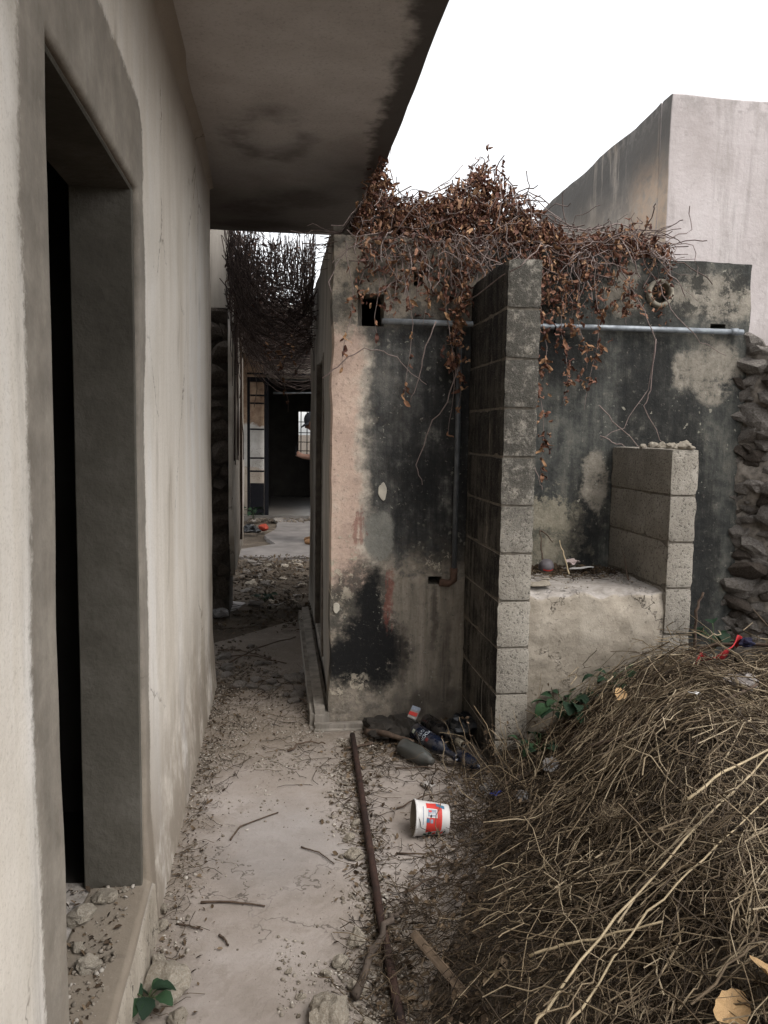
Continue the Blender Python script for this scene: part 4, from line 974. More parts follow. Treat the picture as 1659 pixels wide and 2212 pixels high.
# hanging strands with single leaves
strands = [(.33, 2.38, 1.76, .9), (.43, 2.38, 1.92, .8), (.52, 2.38, 2.02, .8), (.60, 2.36, 1.62, .9), (.66, 2.38, 1.98, .8), (.56, 2.38, 2.10, .9), (.80, 2.36, 1.46, .45), (.86, 2.36, 1.71, 1.3), (.885, 2.36, 1.60, 1.3), (.90, 2.36, 1.85, 1.2),
           (1.13, 2.34, 1.62, 1.3), (1.19, 2.34, 1.30, 1.2), (1.22, 2.34, 1.26, 1.2), (1.30, 2.34, 1.72, 1.3), (1.40, 2.34, 1.62, 1.2), (1.47, 2.34, 1.80, 1.3), (1.56, 2.34, 1.60, .9), (1.66, 2.34, 2.02, 1.2), (1.25, 2.34, 1.95, 1.2), (1.36, 2.34, 2.0, 1.2)]
nleaf = 0; extra_pts = []
for i, (x, z1, z0, dens) in enumerate(strands):
    pts = []; n = 14; yb = 3.83; ph = random.random()*9; drift = random.uniform(-.06, .08 if not .8 < x < .93 else -.01)
    for k in range(n+1):
        t = k/n; pts.append((x+drift*t+.022*math.sin(ph+t*7)+.01*nz(t*9, i, 0), yb+.012*math.sin(ph*2+t*9)+(.06 if t == 0 else 0), z1+(z0-z1)*t))
    sd_o = tube('strand', pts, [.0026-.0014*k/n for k in range(n+1)], VSTEM, vine, 5)
    if x > .8: extra_pts += [Vector(pts[int(n*random.random()**1.3*.92)])+Vector((random.gauss(0, .025), random.uniform(-.03, .01), random.gauss(0, .02))) for _ in range(int((z1-z0)*75))]
    m_ = max(3, int((z1-z0)*19*dens))
    for k in range(m_):
        t = .12+.88*random.random()**.8; f_ = t*n; a, b = int(f_), min(n, int(f_)+1); p = Vector(pts[a]).lerp(Vector(pts[b]), f_-a)
        o = inst('leaf', random.choice(LM), p+Vector((random.uniform(-.008, .008), random.uniform(-.02, 0), 0)), (R(-95)+random.gauss(0, .45), random.gauss(0, .5), random.gauss(0, 1.2)), random.uniform(.026, .052)*(1, .8+.4*random.random(), 1)[1], sd_o); nleaf += 1
ep = np.array([p[:] for p in extra_pts]); ep = ep[~((ep[:, 0] > .9) & (ep[:, 0] < 1.10) & (ep[:, 1] > 3.26) & (ep[:, 2] < 2.2))]
V, F = scatter(*LNP[2], ep, rotm(len(ep), 1.2), rng.uniform(.022, .045, len(ep))); tag(fast('leaf_clusters', V, F, VLEAF, vine, True), kind='stuff')
# bare looping stems over the niche wall and the front
for pts in ([(1.66, 3.84, 2.3), (1.74, 3.82, 2.18), (1.80, 3.80, 2.05), (1.84, 3.78, 1.95), (1.82, 3.80, 1.7), (1.70, 3.8, 1.52), (1.58, 3.8, 1.45)], [(1.84, 3.78, 1.95), (1.83, 3.79, 1.7), (1.80, 3.79, 1.62), (1.88, 3.77, 1.46), (1.98, 3.76, 1.36)],
            [(1.57, 3.80, 1.62), (1.66, 3.78, 1.52), (1.80, 3.77, 1.40), (1.96, 3.76, 1.33)], [(1.58, 3.80, 1.47), (1.66, 3.78, 1.44), (1.74, 3.77, 1.41)], [(1.87, 3.86, 2.25), (1.93, 3.82, 2.10), (1.97, 3.80, 2.04), (2.08, 3.79, 1.95), (2.22, 3.79, 1.88)],
            [(.20, 3.8, 1.72), (.30, 3.78, 1.80), (.40, 3.77, 1.86), (.52, 3.77, 1.84), (.62, 3.79, 1.76), (.70, 3.8, 1.70)], [(.74, 3.8, 2.0), (.68, 3.79, 1.85), (.66, 3.79, 1.72), (.62, 3.8, 1.62)], [(.86, 3.82, 1.80), (.80, 3.8, 1.62), (.72, 3.8, 1.5), (.66, 3.8, 1.32), (.69, 3.8, 1.22)],
            [(1.24, 3.84, 1.35), (1.27, 3.82, 1.27), (1.30, 3.8, 1.2)], [(.55, 3.85, 2.42), (.62, 3.8, 2.52), (.72, 3.8, 2.60), (.85, 3.8, 2.72)], [(1.02, 3.8, 2.44), (1.04, 3.78, 2.56), (1.03, 3.8, 2.70)], [(.88, 3.84, 2.10), (.95, 3.16, 2.14), (1.05, 3.2, 2.24), (1.2, 3.5, 2.30)]):
    P = [Vector(pts[0])]
    for a, b in zip(pts[:-1], pts[1:]):
        for k in range(1, 5): P.append(Vector(a).lerp(Vector(b), k/4)+Vector((random.gauss(0, .004), 0, random.gauss(0, .004))))
    tube('bare_stem', P, [.0034-.0018*i/len(P) for i in range(len(P))], VSTEM, vine, 5)
# loose upright sprigs against the sky
for x, z0, z1 in ((.985, 2.7, 2.86), (1.06, 2.65, 2.79), (.47, 2.7, 2.82), (.50, 2.6, 2.84), (.80, 2.55, 2.66), (1.80, 2.4, 2.56), (1.72, 2.4, 2.54), (.42, 2.35, 2.62), (.36, 2.35, 2.56)):
    sp = tube('strand', [(x, 3.9, z0), (x+.01, 3.88, (z0+z1)/2), (x+random.uniform(-.02, .03), 3.88, z1)], .0014, VSTEM, vine, 4)
    for k in range(5):
        t = .35+.65*k/4; inst('leaf', random.choice(LM), (x+.01*t, 3.88, z0+(z1-z0)*t), (random.gauss(-1.4, .7), random.gauss(0, .7), random.uniform(0, 6)), random.uniform(.024, .04), sp)
# ------------------------------------------------------------------ vine curtain in the open part of the corridor
cv_ = empty('dead_vine_curtain', (-.1, 6.5, 2.3), 'dark curtain of dead vine stems hanging across the corridor gap', 'vine')
n = 600; y = rng.uniform(5.5, 8.6, n); x0 = rng.normal(-.34, .03, n); net = rng.random(n) < .72
x1 = np.where(net, np.where(y < 6.75, .25, rng.uniform(.5, .9, n)), rng.uniform(-.3, .12, n)); z0 = rng.uniform(2.35, 3.0, n)
z1 = np.where(net, rng.uniform(2.1, 2.62, n), rng.uniform(2.0, 2.6, n)); sag = np.where(net, rng.uniform(.03, .55, n)*rng.random(n)**.5, rng.uniform(0, .2, n))
t = np.linspace(0, 1, 10)[None]
P = np.stack([x0[:, None]+(x1-x0)[:, None]*t**1.2, y[:, None]+rng.normal(0, .08, n)[:, None]*t, z0[:, None]+(z1-z0)[:, None]*t-4*sag[:, None]*t*(1-t)], -1)+rng.normal(0, .009, (n, 10, 3))
a1 = stalks_geo(P, rng.uniform(.0014, .0036, n), 4)
n = 260; s0 = np.stack([np.clip(rng.normal(-.28, .10, n), -.36, .2), rng.uniform(5.6, 7.4, n), rng.uniform(2.2, 2.95, n)], 1); dd = np.stack([rng.normal(.25, .4, n), rng.normal(0, .3, n), np.full(n, -.6)], 1)
P = wander(n, 10, s0, dd, rng.uniform(.03, .075, n), .3, .08); P[:, :, 0] = np.clip(P[:, :, 0], -.335, .24)
a2 = stalks_geo(P, rng.uniform(.0012, .003, n), 4)
n = 8; s0 = np.stack([np.full(n, -.335), rng.uniform(6.2, 7.5, n), np.full(n, 2.5)], 1); dd = np.stack([np.zeros(n), rng.normal(0, .1, n), np.full(n, -1.)], 1)
P = wander(n, 12, s0, dd, np.full(n, .12), .15, .2); P[:, :, 0] = np.clip(P[:, :, 0], -.338, -.325); a3 = stalks_geo(P, np.full(n, .004), 4)
n = 260; x0 = rng.uniform(-.35, .22, n); x1 = np.clip(x0+rng.uniform(-.25, .35, n), -.34, .24); y = rng.uniform(5.47, 6.0, n); sag = rng.uniform(.05, .5, n); z0 = rng.uniform(2.72, 2.95, n)-(x0+.35)*.25; z1 = rng.uniform(2.55, 2.9, n)
P = np.stack([x0[:, None]+(x1-x0)[:, None]*t, y[:, None]+rng.normal(0, .1, n)[:, None]*t, z0[:, None]+(z1-z0)[:, None]*t-4*sag[:, None]*t*(1-t)], -1)+rng.normal(0, .008, (n, 10, 3)); P[:, :, 1] = np.maximum(P[:, :, 1], 5.46)
a4 = stalks_geo(P, rng.uniform(.001, .0026, n), 4)
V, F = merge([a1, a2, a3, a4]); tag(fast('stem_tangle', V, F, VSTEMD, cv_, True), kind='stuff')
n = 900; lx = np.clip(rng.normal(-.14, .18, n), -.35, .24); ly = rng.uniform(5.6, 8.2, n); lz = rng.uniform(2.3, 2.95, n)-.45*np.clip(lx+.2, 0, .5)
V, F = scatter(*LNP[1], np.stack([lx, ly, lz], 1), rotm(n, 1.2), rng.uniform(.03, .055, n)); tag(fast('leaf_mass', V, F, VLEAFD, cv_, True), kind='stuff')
for x, y, z1, z0 in ((.14, 6.3, 2.5, 1.62), (.20, 6.6, 2.6, 1.9), (.10, 6.0, 2.3, 1.9), (.0, 6.2, 2.3, 2.0)):
    pts = [(x+.05*math.sin(k*.8)-.12*(k/10), y, z1+(z0-z1)*k/10) for k in range(11)]
    so_ = tube('strand', pts, .0022, VSTEM, cv_, 5)
    for k in range(9): p = pts[4+int(k*.7)]; inst('leaf', random.choice(LM), (p[0], p[1]-.01, p[2]), (R(-95)+random.gauss(0, .4), random.gauss(0, .5), random.gauss(0, 1)), random.uniform(.04, .06), so_)
# ------------------------------------------------------------------ green weeds
def broad_leaf(name):
    V = []; F = []; n = 7
    for i in range(n+1):
        t = i/n; wd = .40*math.sin(math.pi*(t*.93+.05))**.75; 
        for s in (-1, -.5, 0, .5, 1): V.append((s*wd*(1+.06*math.sin(t*25)), t, .22*abs(s)*wd+.25*math.sin(t*1.9)-.45*t*t))
    for i in range(n):
        for s in range(4): a = i*5+s; F.append((a, a+1, a+6, a+5))
    return mesh(name, V, F, GREEN, True)
BL = broad_leaf('leaf')
STEMG = plain('green_stem', (.05, .075, .03), .7, .3, 30, .2)
def weed(x, y, z, leaves, size, label, spread=.1, rise=.08):
    t = empty('weed', (x, y, z), label, 'weed', 'green weeds')
    for i in range(leaves):
        a = i*2.4+random.uniform(-.3, .3); r_ = spread*random.uniform(.25, 1); h = rise*random.uniform(.35, 1)
        p = Vector((x+r_*math.cos(a), y+r_*math.sin(a), z+h))
        tube('stem', [(x, y, z), (x+r_*.45*math.cos(a), y+r_*.45*math.sin(a), z+h*.8), p], .0018, STEMG, t, 4)
        inst('leaf', BL, p, (random.uniform(-.5, .35), random.uniform(-.4, .4), a-math.pi/2), size*random.uniform(.7, 1.15), t)
weed(-.325, 1.93, .01, 9, .062, 'small dark green leafy weed at the bottom left by the step', .035, .06)
weed(1.22, 3.17, .26, 26, .07, 'dark green leafy weed against the ledge foot behind the heap', .15, .12)
weed(1.40, 3.12, .40, 10, .055, 'small green sprig right of the ledge weed', .08, .1)
weed(1.08, 3.10, .14, 14, .055, 'low green weed at the foot of the tall block pier', .11, .08)
weed(-.12, 6.6, .06, 12, .06, 'low green weed in the corridor dirt', .07, .06)
weed(-.42, 13.2, .02, 12, .12, 'pale green weed before the iron door leaf', .12, .2)
weed(1.98, 3.35, .5, 10, .07, 'dark weed at the foot of the rubble wall', .1, .12)
# dry standing weed by the pier
dw = empty('dry_weed', (.9, 3.05, 0), 'thin dry branching weed standing in front of the tall block pier', 'dry weed')
n = 90; s0 = np.stack([rng.normal(.93, .13, n), rng.normal(2.98, .2, n), np.full(n, .02)], 1); s0[:, 2] = moundv(s0[:, 0], s0[:, 1]); dd = np.stack([rng.normal(-.05, .5, n), rng.normal(-.1, .4, n), np.full(n, .75)], 1); dd /= np.linalg.norm(dd, axis=1, keepdims=True)
P = wander(n, 8, s0, dd, rng.uniform(.015, .055, n), .22, .02); P[:, :, 1] = np.minimum(P[:, :, 1], 3.22)
V, F = stalks_geo(P, rng.uniform(.0009, .0022, n), 3); tag(fast('stems', V, F, STRAW, dw, True), kind='stuff')
n = 260; q = P.reshape(-1, 3)[rng.integers(0, 90*8, n)]+rng.normal(0, .012, (n, 3)); V, F = scatter(FV, FF, q, rotm(n, 1), rng.uniform(.008, .022, n)); tag(fast('leaf_mass', V, F, LITTER, dw), kind='stuff')
# dry weed curling over the tub
dw2 = empty('dry_weed', (.66, 2.7, 0), 'dry curled weed stems leaning over the right end of the paper tub', 'dry weed')
n = 46; s0 = np.stack([rng.normal(.70, .05, n), rng.normal(2.66, .1, n), np.full(n, .02)], 1); dd = np.stack([rng.normal(-.15, .5, n), rng.normal(0, .4, n), np.full(n, .6)], 1); dd /= np.linalg.norm(dd, axis=1, keepdims=True)
P = wander(n, 7, s0, dd, rng.uniform(.012, .03, n), .3, .04); P[:, :, 2] = np.maximum(P[:, :, 2], .01)
V, F = stalks_geo(P, rng.uniform(.0009, .002, n), 3); tag(fast('stems', V, F, STRAWD, dw2, True), kind='stuff')
# ------------------------------------------------------------------ litter
WHITE = plain('white_card', (.56, .545, .53), .6, .12, 15, .1); DIRTY = plain('dirty_white_card', (.30, .28, .26), .7, .3, 25, .2)
REDP = plain('red_print', (.50, .045, .035), .55, .12, 20, 0)
BLUEP = plain('blue_print', (.05, .15, .24), .55, .3, 60, 0)
GREYP = plain('grey_print', (.25, .28, .34), .55, .3, 90, 0)
GREENP = plain('dark_green_print', (.03, .07, .05), .55, .4, 60, 0)
INSIDE = plain('soiled_card', (.26, .225, .18), .9, .3, 12, .2)
tub = empty('paper_tub', (.55, 2.76, .0), 'white and red printed paper tub lying on its side on the pavement', 'tub')
r0, r1, L = .064, .052, .128           # mouth radius, base radius, length; axis Z from mouth to base
def on_tub(o): o.location = (.492, 2.765, .062); o.rotation_euler = TR.to_euler(); o.parent = tub; o.matrix_parent_inverse = wm(tub).inverted(); return o
ax = Vector((.985, -.02, -.09)).normalized(); sdv = ax.cross(Vector((0, 0, 1))).normalized(); TR = Matrix((sdv, ax.cross(sdv), ax)).transposed()
def rad(z): return r0+(r1-r0)*z/L
v, f = lathe_geo([(rad(0), 0), (rad(0)+.0022, .001), (rad(0)+.0022, .006), (rad(.008), .008)]+[(rad(z), z) for z in np.linspace(.012, L, 10)]+[(r1-.003, L), (r1-.003, L-.006), (.0, L-.006)], 40)
on_tub(obj('shell', v, f, WHITE, None, True))
v, f = lathe_geo([(rad(0)-.0008, .0005)]+[(rad(z)-.002, z) for z in np.linspace(.006, L-.01, 8)]+[(.0, L-.01)], 40); on_tub(obj('lining', v, f, INSIDE, None, True))
def patch(name, mat, a0, a1, z0, z1, d=.0008, skew=0, n=16):
    V = []; F = []
    for j in range(9):
        z = z0+(z1-z0)*j/8
        for k in range(n+1):
            a = R(a0+(a1-a0)*k/n+skew*(j/8-.5)); V.append(((rad(z)+d)*math.cos(a), (rad(z)+d)*math.sin(a), z))
    for j in range(8):
        for k in range(n): q = j*(n+1)+k; F.append((q, q+1, q+n+2, q+n+1))
    return on_tub(obj(name, V, F, mat, None, True))
# angle that faces the camera: find it from the axes
cd = (Vector((0, 0, CH))-Vector((.55, 2.76, .06))); A0 = math.degrees(math.atan2(cd.dot(ax.cross(sdv)), cd.dot(sdv)))
upa = math.degrees(math.atan2(ax.cross(sdv).z, sdv.z)); sg = 1 if ((upa-A0+540) % 360-180) > 0 else -1
patch('label_panel', REDP, A0-sg*48, A0+sg*62, .040, .098, skew=sg*8)
patch('label_picture', WHITE, A0+sg*2, A0+sg*34, .040, .080, .0014); patch('label_picture', GREYP, A0+sg*6, A0+sg*30, .044, .076, .0019)
patch('label_text_line', REDP, A0+sg*20, A0+sg*27, .047, .058, .0023); patch('label_text_line', WHITE, A0+sg*12, A0+sg*15, .050, .072, .0023); patch('label_text_line', WHITE, A0+sg*17, A0+sg*19, .056, .072, .0023)
patch('label_mark', BLUEP, A0-sg*14, A0+sg*0, .040, .051, .0015); patch('label_mark', GREYP, A0-sg*16, A0-sg*3, .054, .064, .0015)
patch('label_mark', BLUEP, A0+sg*42, A0+sg*58, .078, .108, .0016, skew=-sg*10); patch('label_mark', GREYP, A0-sg*22, A0+sg*40, .026, .029, .0011)
for q, (a, b, z0, z1, mt) in enumerate(((-62, -50, .050, .062, GREENP), (-66, -52, .066, .078, REDP), (-60, -46, .080, .092, GREENP), (-64, -50, .094, .104, REDP), (-58, -48, .106, .114, GREENP), (-70, -58, .034, .046, GREENP))):
    patch('label_mark', mt, A0+sg*a, A0+sg*b, z0, z1, .0016, skew=sg*random.uniform(-12, 12))
# bottles
def glass(name, col, rough=.12, spec=.5, al=1): 
    k = M(name, rough); k.p.inputs['Specular IOR Level'].default_value = spec; n = k.noise(18, 5)
    d = k.rng(n, .45, .75, 0, .55); return k.done(k.mix(d, col, (.10, .085, .07)), k.rng(n, .4, .7, rough, .7))
NAVY = glass('navy_glass', (.006, .009, .020)); BLKG = glass('black_glass', (.004, .004, .005)); FROST = glass('dusty_glass', (.05, .052, .048), .35)
BP = [(0, 0), (.034, 0), (.038, .004), (.038, .15), (.036, .168), (.028, .19), (.017, .215), (.0145, .23), (.0145, .275), (.0165, .277), (.0165, .290), (.012, .290), (.011, .25)]
def bottle(name, base, tip, mat, label, prof=BP, n=26, sc=1.0):
    a = Vector(base); d = (Vector(tip)-a).normalized(); t = empty(name, base, label, 'bottle', 'bottles dumped by the wall')
    v, f = lathe_geo([(r_*sc, z*sc) for r_, z in prof], n); o = obj('body', v, f, mat, None, True); s_ = d.cross(Vector((0, 0, 1))).normalized(); m_ = Matrix((s_, d.cross(s_), d)).transposed()
    o.location = base; o.rotation_euler = m_.to_euler(); o.parent = t; o.matrix_parent_inverse = wm(t).inverted(); return t, o, m_
tb, bo, bmx = bottle('vodka_bottle', (.635, 3.555, .085), (.80, 3.27, .045), NAVY, 'dark blue bottle with white lettering lying on the litter pile')
tocam = (Vector((0, 0, CH))-Vector((.69, 3.45, .07))); ca = math.atan2(tocam.dot(bmx.col[1]), tocam.dot(bmx.col[0]))
def wrap_text(s_, z, size, mat, off=0.0, rr=.0386):
    cu = bpy.data.curves.new('lettering', 'FONT'); cu.body = s_; cu.size = size; cu.align_x = 'CENTER'
    tmp = bpy.data.objects.new('lettering', cu); C.objects.link(tmp); dg = bpy.context.evaluated_depsgraph_get(); me = bpy.data.meshes.new_from_object(tmp.evaluated_get(dg)); bpy.data.objects.remove(tmp)
    for v in me.vertices:
        a = ca+off+v.co.x/rr; v.co = Vector((rr*math.cos(a), rr*math.sin(a), z+v.co.y))
    me.materials.clear(); me.materials.append(mat)
    o = bpy.data.objects.new('lettering', me); o.location = bo.location; o.rotation_euler = bo.rotation_euler; C.objects.link(o); o.parent = tb; o.matrix_parent_inverse = wm(tb).inverted(); return o
PRT = plain('pale_print', (.34, .37, .40), .6, .3, 50, 0)
wrap_text('VODKA', .088, .026, PRT); wrap_text('OTLAN', .062, .022, PRT, .25)
v, f = lathe_geo([(.0388, .112), (.0388, .128)], 6, ca-.05, ca+.35); o = obj('seal', v, f, plain('seal_print', (.16, .03, .03), .6, .2, 40, 0), None, True); o.location = bo.location; o.rotation_euler = bo.rotation_euler; o.parent = tb; o.matrix_parent_inverse = wm(tb).inverted()
v, f = lathe_geo([(.0388, .018), (.0388, .034)], 6, ca-.1, ca+.4); o = obj('tax_strip', v, f, plain('strip_print', (.20, .21, .17), .6, .3, 60, 0), None, True); o.location = bo.location; o.rotation_euler = bo.rotation_euler; o.parent = tb; o.matrix_parent_inverse = wm(tb).inverted()
t2, b2, m2 = bottle('bottle', (.715, 3.70, .075), (.845, 3.42, .055), BLKG, 'black bottle with pale open neck behind the lettered bottle')
v, f = lathe_geo([(.0152, .245), (.0175, .246), (.0175, .292), (.0125, .292), (.012, .25)], 20); o = obj('neck_collar', v, f, plain('neck_foil', (.24, .21, .16), .5, .3, 50, .2), None, True); o.location = b2.location; o.rotation_euler = b2.rotation_euler; o.parent = t2; o.matrix_parent_inverse = wm(t2).inverted()
bottle('bottle', (.565, 3.475, .042), (.70, 3.25, .038), FROST, 'dusty grey clear bottle lying in front of the lettered one', [(0, 0), (.036, 0), (.040, .004), (.040, .13), (.038, .145), (.030, .165), (.018, .182), (.017, .20), (.0, .20)])
bottle('bottle', (.80, 3.36, .04), (.89, 3.16, .035), NAVY, 'small dark bottle half hidden below the pale bottle neck', [(0, 0), (.028, 0), (.031, .004), (.031, .09), (.02, .12), (.013, .13), (.013, .16), (0, .16)])
# crumpled things
def crumple(name, c, s, mat, label, cat, seed, rough=.6, sub=3, group=None):
    bm = bmesh.new(); bmesh.ops.create_icosphere(bm, subdivisions=sub, radius=1)
    for v in bm.verts:
        p = v.co.copy(); d = 1+rough*mn.noise(p*1.4+Vector((seed, 0, 0)))+rough*.6*abs(mn.noise(p*3.7+Vector((0, seed, 0)))); v.co = Vector((p.x*d*s[0], p.y*d*s[1], p.z*d*s[2]))
    me = bpy.data.meshes.new(name); bm.to_mesh(me); bm.free(); me.materials.append(mat)
    o = bpy.data.objects.new(name, me); o.location = c; o.rotation_euler = (0, 0, seed); C.objects.link(o); return tag(o, label, cat, group)
PLB = plain('dark_plastic', (.012, .013, .015), .3, .4, 20, .4, spec=.5); PLW = plain('grey_white_plastic', (.15, .142, .137), .45, .2, 14, .4, spec=.4); DCL = plain('dark_cloth', (.03, .026, .022), .95, .4, 25, .6)
crumple('plastic_bag', (.87, 3.62, .07), (.075, .06, .06), PLB, 'crumpled black plastic bag in the corner beside the bottles', 'bag', 3)
crumple('cloth', (.50, 3.72, .045), (.11, .07, .035), DCL, 'dark wet cloth lying left of the bottles', 'cloth', 5)
crumple('cloth', (.60, 3.70, .05), (.09, .06, .045), DCL, 'dark bundle behind the lettered bottle', 'cloth', 8)
cane('branch', [(.42, 3.70, .03), (.50, 3.60, .06), (.62, 3.50, .05)], .018, TWIG, 'thick dark stick lying left of the bottles', 'branch')
cane('branch', [(.44, 3.60, .015), (.36, 3.56, .015), (.30, 3.55, .01)], .008, TWIG, 'thin stick end pointing left near the bar top', 'branch')
pk = boxm('cigarette_packet', -.03, .03, -.045, .045, -.011, .011, DIRTY, None, .002, 1, .002); pk.scale = (.75, .75, .75); pk.location = (.66, 3.74, .10); pk.rotation_euler = (R(35), R(10), R(-30)); tag(pk, 'white crushed packet with red print lying among the bottles', 'packet')
p_ = boxm('print_panel', -.02, .022, -.02, .0, .0118, .0128, REDP, None); p_.location = pk.location; p_.rotation_euler = pk.rotation_euler; p_.parent = pk; p_.matrix_parent_inverse = wm(pk).inverted()
p_ = boxm('print_panel', -.02, .022, .012, .034, .0118, .0128, GREYP, None); p_.location = pk.location; p_.rotation_euler = pk.rotation_euler; p_.parent = pk; p_.matrix_parent_inverse = wm(pk).inverted()
# paper scraps
def scrap(name, c, s, mat, label, cat, seed, curl=.25, group=None):
    V = []; F = []; n = 7
    for j in range(n):
        for i in range(n):
            u, v_ = i/(n-1)-.5, j/(n-1)-.5; e = 1+.25*nz(u*4, v_*4, seed)
            V.append((u*s[0]*e, v_*s[1]*e, s[0]*curl*(nz(u*2.2, v_*2.2, seed+7)+u*u)))
    F = [(j*n+i, j*n+i+1, (j+1)*n+i+1, (j+1)*n+i) for j in range(n-1) for i in range(n-1)]
    o = obj(name, V, F, mat, None, True); o.location = c; o.rotation_euler = (random.uniform(-.2, .2), random.uniform(-.2, .2), seed); md = o.modifiers.new('s', 'SOLIDIFY'); md.thickness = .0015
    return tag(o, label, cat, group)
scrap('paper_scrap', (.62, 3.12, .02), (.05, .03), DIRTY, 'small white scrap between the bottles and the tub', 'paper', 2)
crumple('plastic_bag', (.91, 2.77, .12), (.032, .02, .02), PLW, 'crumpled whitish plastic bag at the left edge of the heap', 'bag', 11)
crumple('plastic_bag', (.84, 3.02, .03), (.045, .03, .02), PLW, 'crumpled pale wrapper with blue scrap at the heap foot', 'bag', 14)
scrap('wrapper', (.86, 2.97, .04), (.06, .03), plain('blue_wrapper', (.02, .04, .22), .4, .3, 30, 0), 'blue wrapper scrap at the heap foot', 'wrapper', 4)
crumple('plastic_bag', (1.06, 2.90, .185), (.05, .025, .015), PLW, 'greyish plastic sheet caught in the heap below the ledge weed', 'bag', 17)
crumple('plastic_bag', (1.724, 2.72, .555), (.06, .05, .03), plain('cloudy_plastic', (.20, .175, .16), .4, .2, 12, .4, spec=.4), 'cloudy plastic bag on top of the heap at the right', 'bag', 21)
scrap('paper_scrap', (1.433, 2.526, .585), (.045, .012), WHITE, 'thin white strip on top of the heap', 'paper', 6)
# red cloth strip
V = []; F = []; n = 16
for i in range(n+1):
    t = i/n; p = Vector((1.64, 2.90, .575)).lerp(Vector((1.87, 2.95, .64)), t)+Vector((0, .02*math.sin(t*8), .012*math.sin(t*11)+.02*(t > .85)))
    for s in (-1, 0, 1): V.append((p.x+.004*s, p.y+.018*s*(.5+.6*t), p.z+.010*abs(s)*math.sin(t*17+s)-.02*s*(.5+.6*t)))
for i in range(n):
    for s in (0, 1): a = i*3+s; F.append((a, a+1, a+4, a+3))
o = obj('cloth_strip', V, F, plain('red_cloth', (.33, .018, .022), .7, .35, 30, .3), None, True); md = o.modifiers.new('s', 'SOLIDIFY'); md.thickness = .004; tag(o, 'twisted red cloth strip on the heap beside the rubble wall', 'cloth')
crumple('cloth_knot', (1.885, 2.95, .645), (.03, .02, .018), plain('navy_cloth', (.012, .012, .03), .8, .3, 30, .3), 'dark blue knot at the end of the red strip', 'cloth', 9)
# big dry leaves, lower right
TAN = plain('tan_leaf', (.40, .26, .13), .7, .2, 18, .3)
for i, (c, s_, l) in enumerate((((1.0, 1.33, .37), .12, 'large tan dry leaf at the bottom right corner of the heap'), ((.90, 1.38, .33), .06, 'smaller tan dry leaf left of the large one'), ((1.32, 2.87, .47), .045, 'orange dry leaf below the ledge right of the weed'))):
    V = []; F = []; nn = 26
    V.append((0, 0, 0))
    for rg in (.5, 1.0):
        for q in range(nn):
            a = 2*math.pi*q/nn; rr = rg*(1+.30*nz(math.cos(a)*1.6, math.sin(a)*1.6, 4+i)+.16*nz(math.cos(a)*5, math.sin(a)*5, 8+i)); V.append((rr*math.cos(a)*1.25, rr*math.sin(a)*.8, .22*rg*nz(math.cos(a)*2, math.sin(a)*2, rg+i)+.25*rg*rg*abs(math.sin(a))))
    F = [(0, 1+q, 1+(q+1) % nn) for q in range(nn)]+[(1+q, 1+nn+q, 1+nn+(q+1) % nn, 1+(q+1) % nn) for q in range(nn)]
    o = obj('dry_leaf', V, F, TAN, None, False); o.location = c; o.rotation_euler = (R(20), R(-24), (2.0, .6, 1.0)[i]); o.scale = (s_*.62,)*3; tag(o, l, 'leaf', 'big dry leaves')
# bird nest like tuft in the heap
n = 160; P = wander(n, 7, np.array([.948, 2.114, .36])+rng.normal(0, .012, (n, 3)), rng.normal(0, 1, (n, 3))/1.7, rng.uniform(.006, .016, n), .5, .0)
V, F = stalks_geo(P, np.full(n, .0007), 3); tag(fast('grass_tuft', V, F, STRAW), 'pale fuzzy tuft of fine roots in the middle of the heap', 'tuft')
# ledge finds
BALL = plain('grey_rubber', (.09, .08, .085), .6, .3, 20, .2)
bm = bmesh.new(); bmesh.ops.create_uvsphere(bm, u_segments=20, v_segments=14, radius=.038)
for v in bm.verts: v.co *= 1+.05*mn.noise(v.co*40)
me = bpy.data.meshes.new('ball'); bm.to_mesh(me); bm.free(); me.materials.append(BALL); me.polygons.foreach_set('use_smooth', [True]*len(me.polygons))
ball = inst('ball', me, (1.30, 3.72, .83)); tag(ball, 'small grey ball with red stripe on the ledge', 'ball')
v, f = lathe_geo([(.0385, .004), (.0388, .008), (.0378, .012)], 14, R(-130), R(-50)); o = obj('stripe', v, f, REDP, None, True); o.location = (1.30, 3.72, .83); o.rotation_euler = (R(35), 0, 0); o.parent = ball; o.matrix_parent_inverse = wm(ball).inverted()
scrap('foam_piece', (1.47, 3.70, .825), (.11, .055), WHITE, 'white foam tray piece on the ledge beside the ball', 'foam', 3, .08)
scrap('foam_piece', (1.45, 3.76, .845), (.06, .05), plain('pinkish_paper', (.45, .36, .34), .8, .2, 20, .2), 'pinkish paper scrap behind the foam piece on the ledge', 'paper', 8, .3)
for i, (x, y, s) in enumerate(((1.14, 3.37, .05), (1.19, 3.41, .035), (1.12, 3.52, .03), (1.22, 3.50, .025))):
    o = inst('plaster_lump', LS[i], (x, y, .81), (0, 0, i), (s*1.2, s*.7, s*.3)); tag(o, ('white plaster lump at the left end of the ledge', 'smaller plaster lump right of the white one', 'plaster crumb behind the white lumps', 'plaster crumb in the middle of the ledge')[i], 'plaster', 'plaster lumps on the ledge')
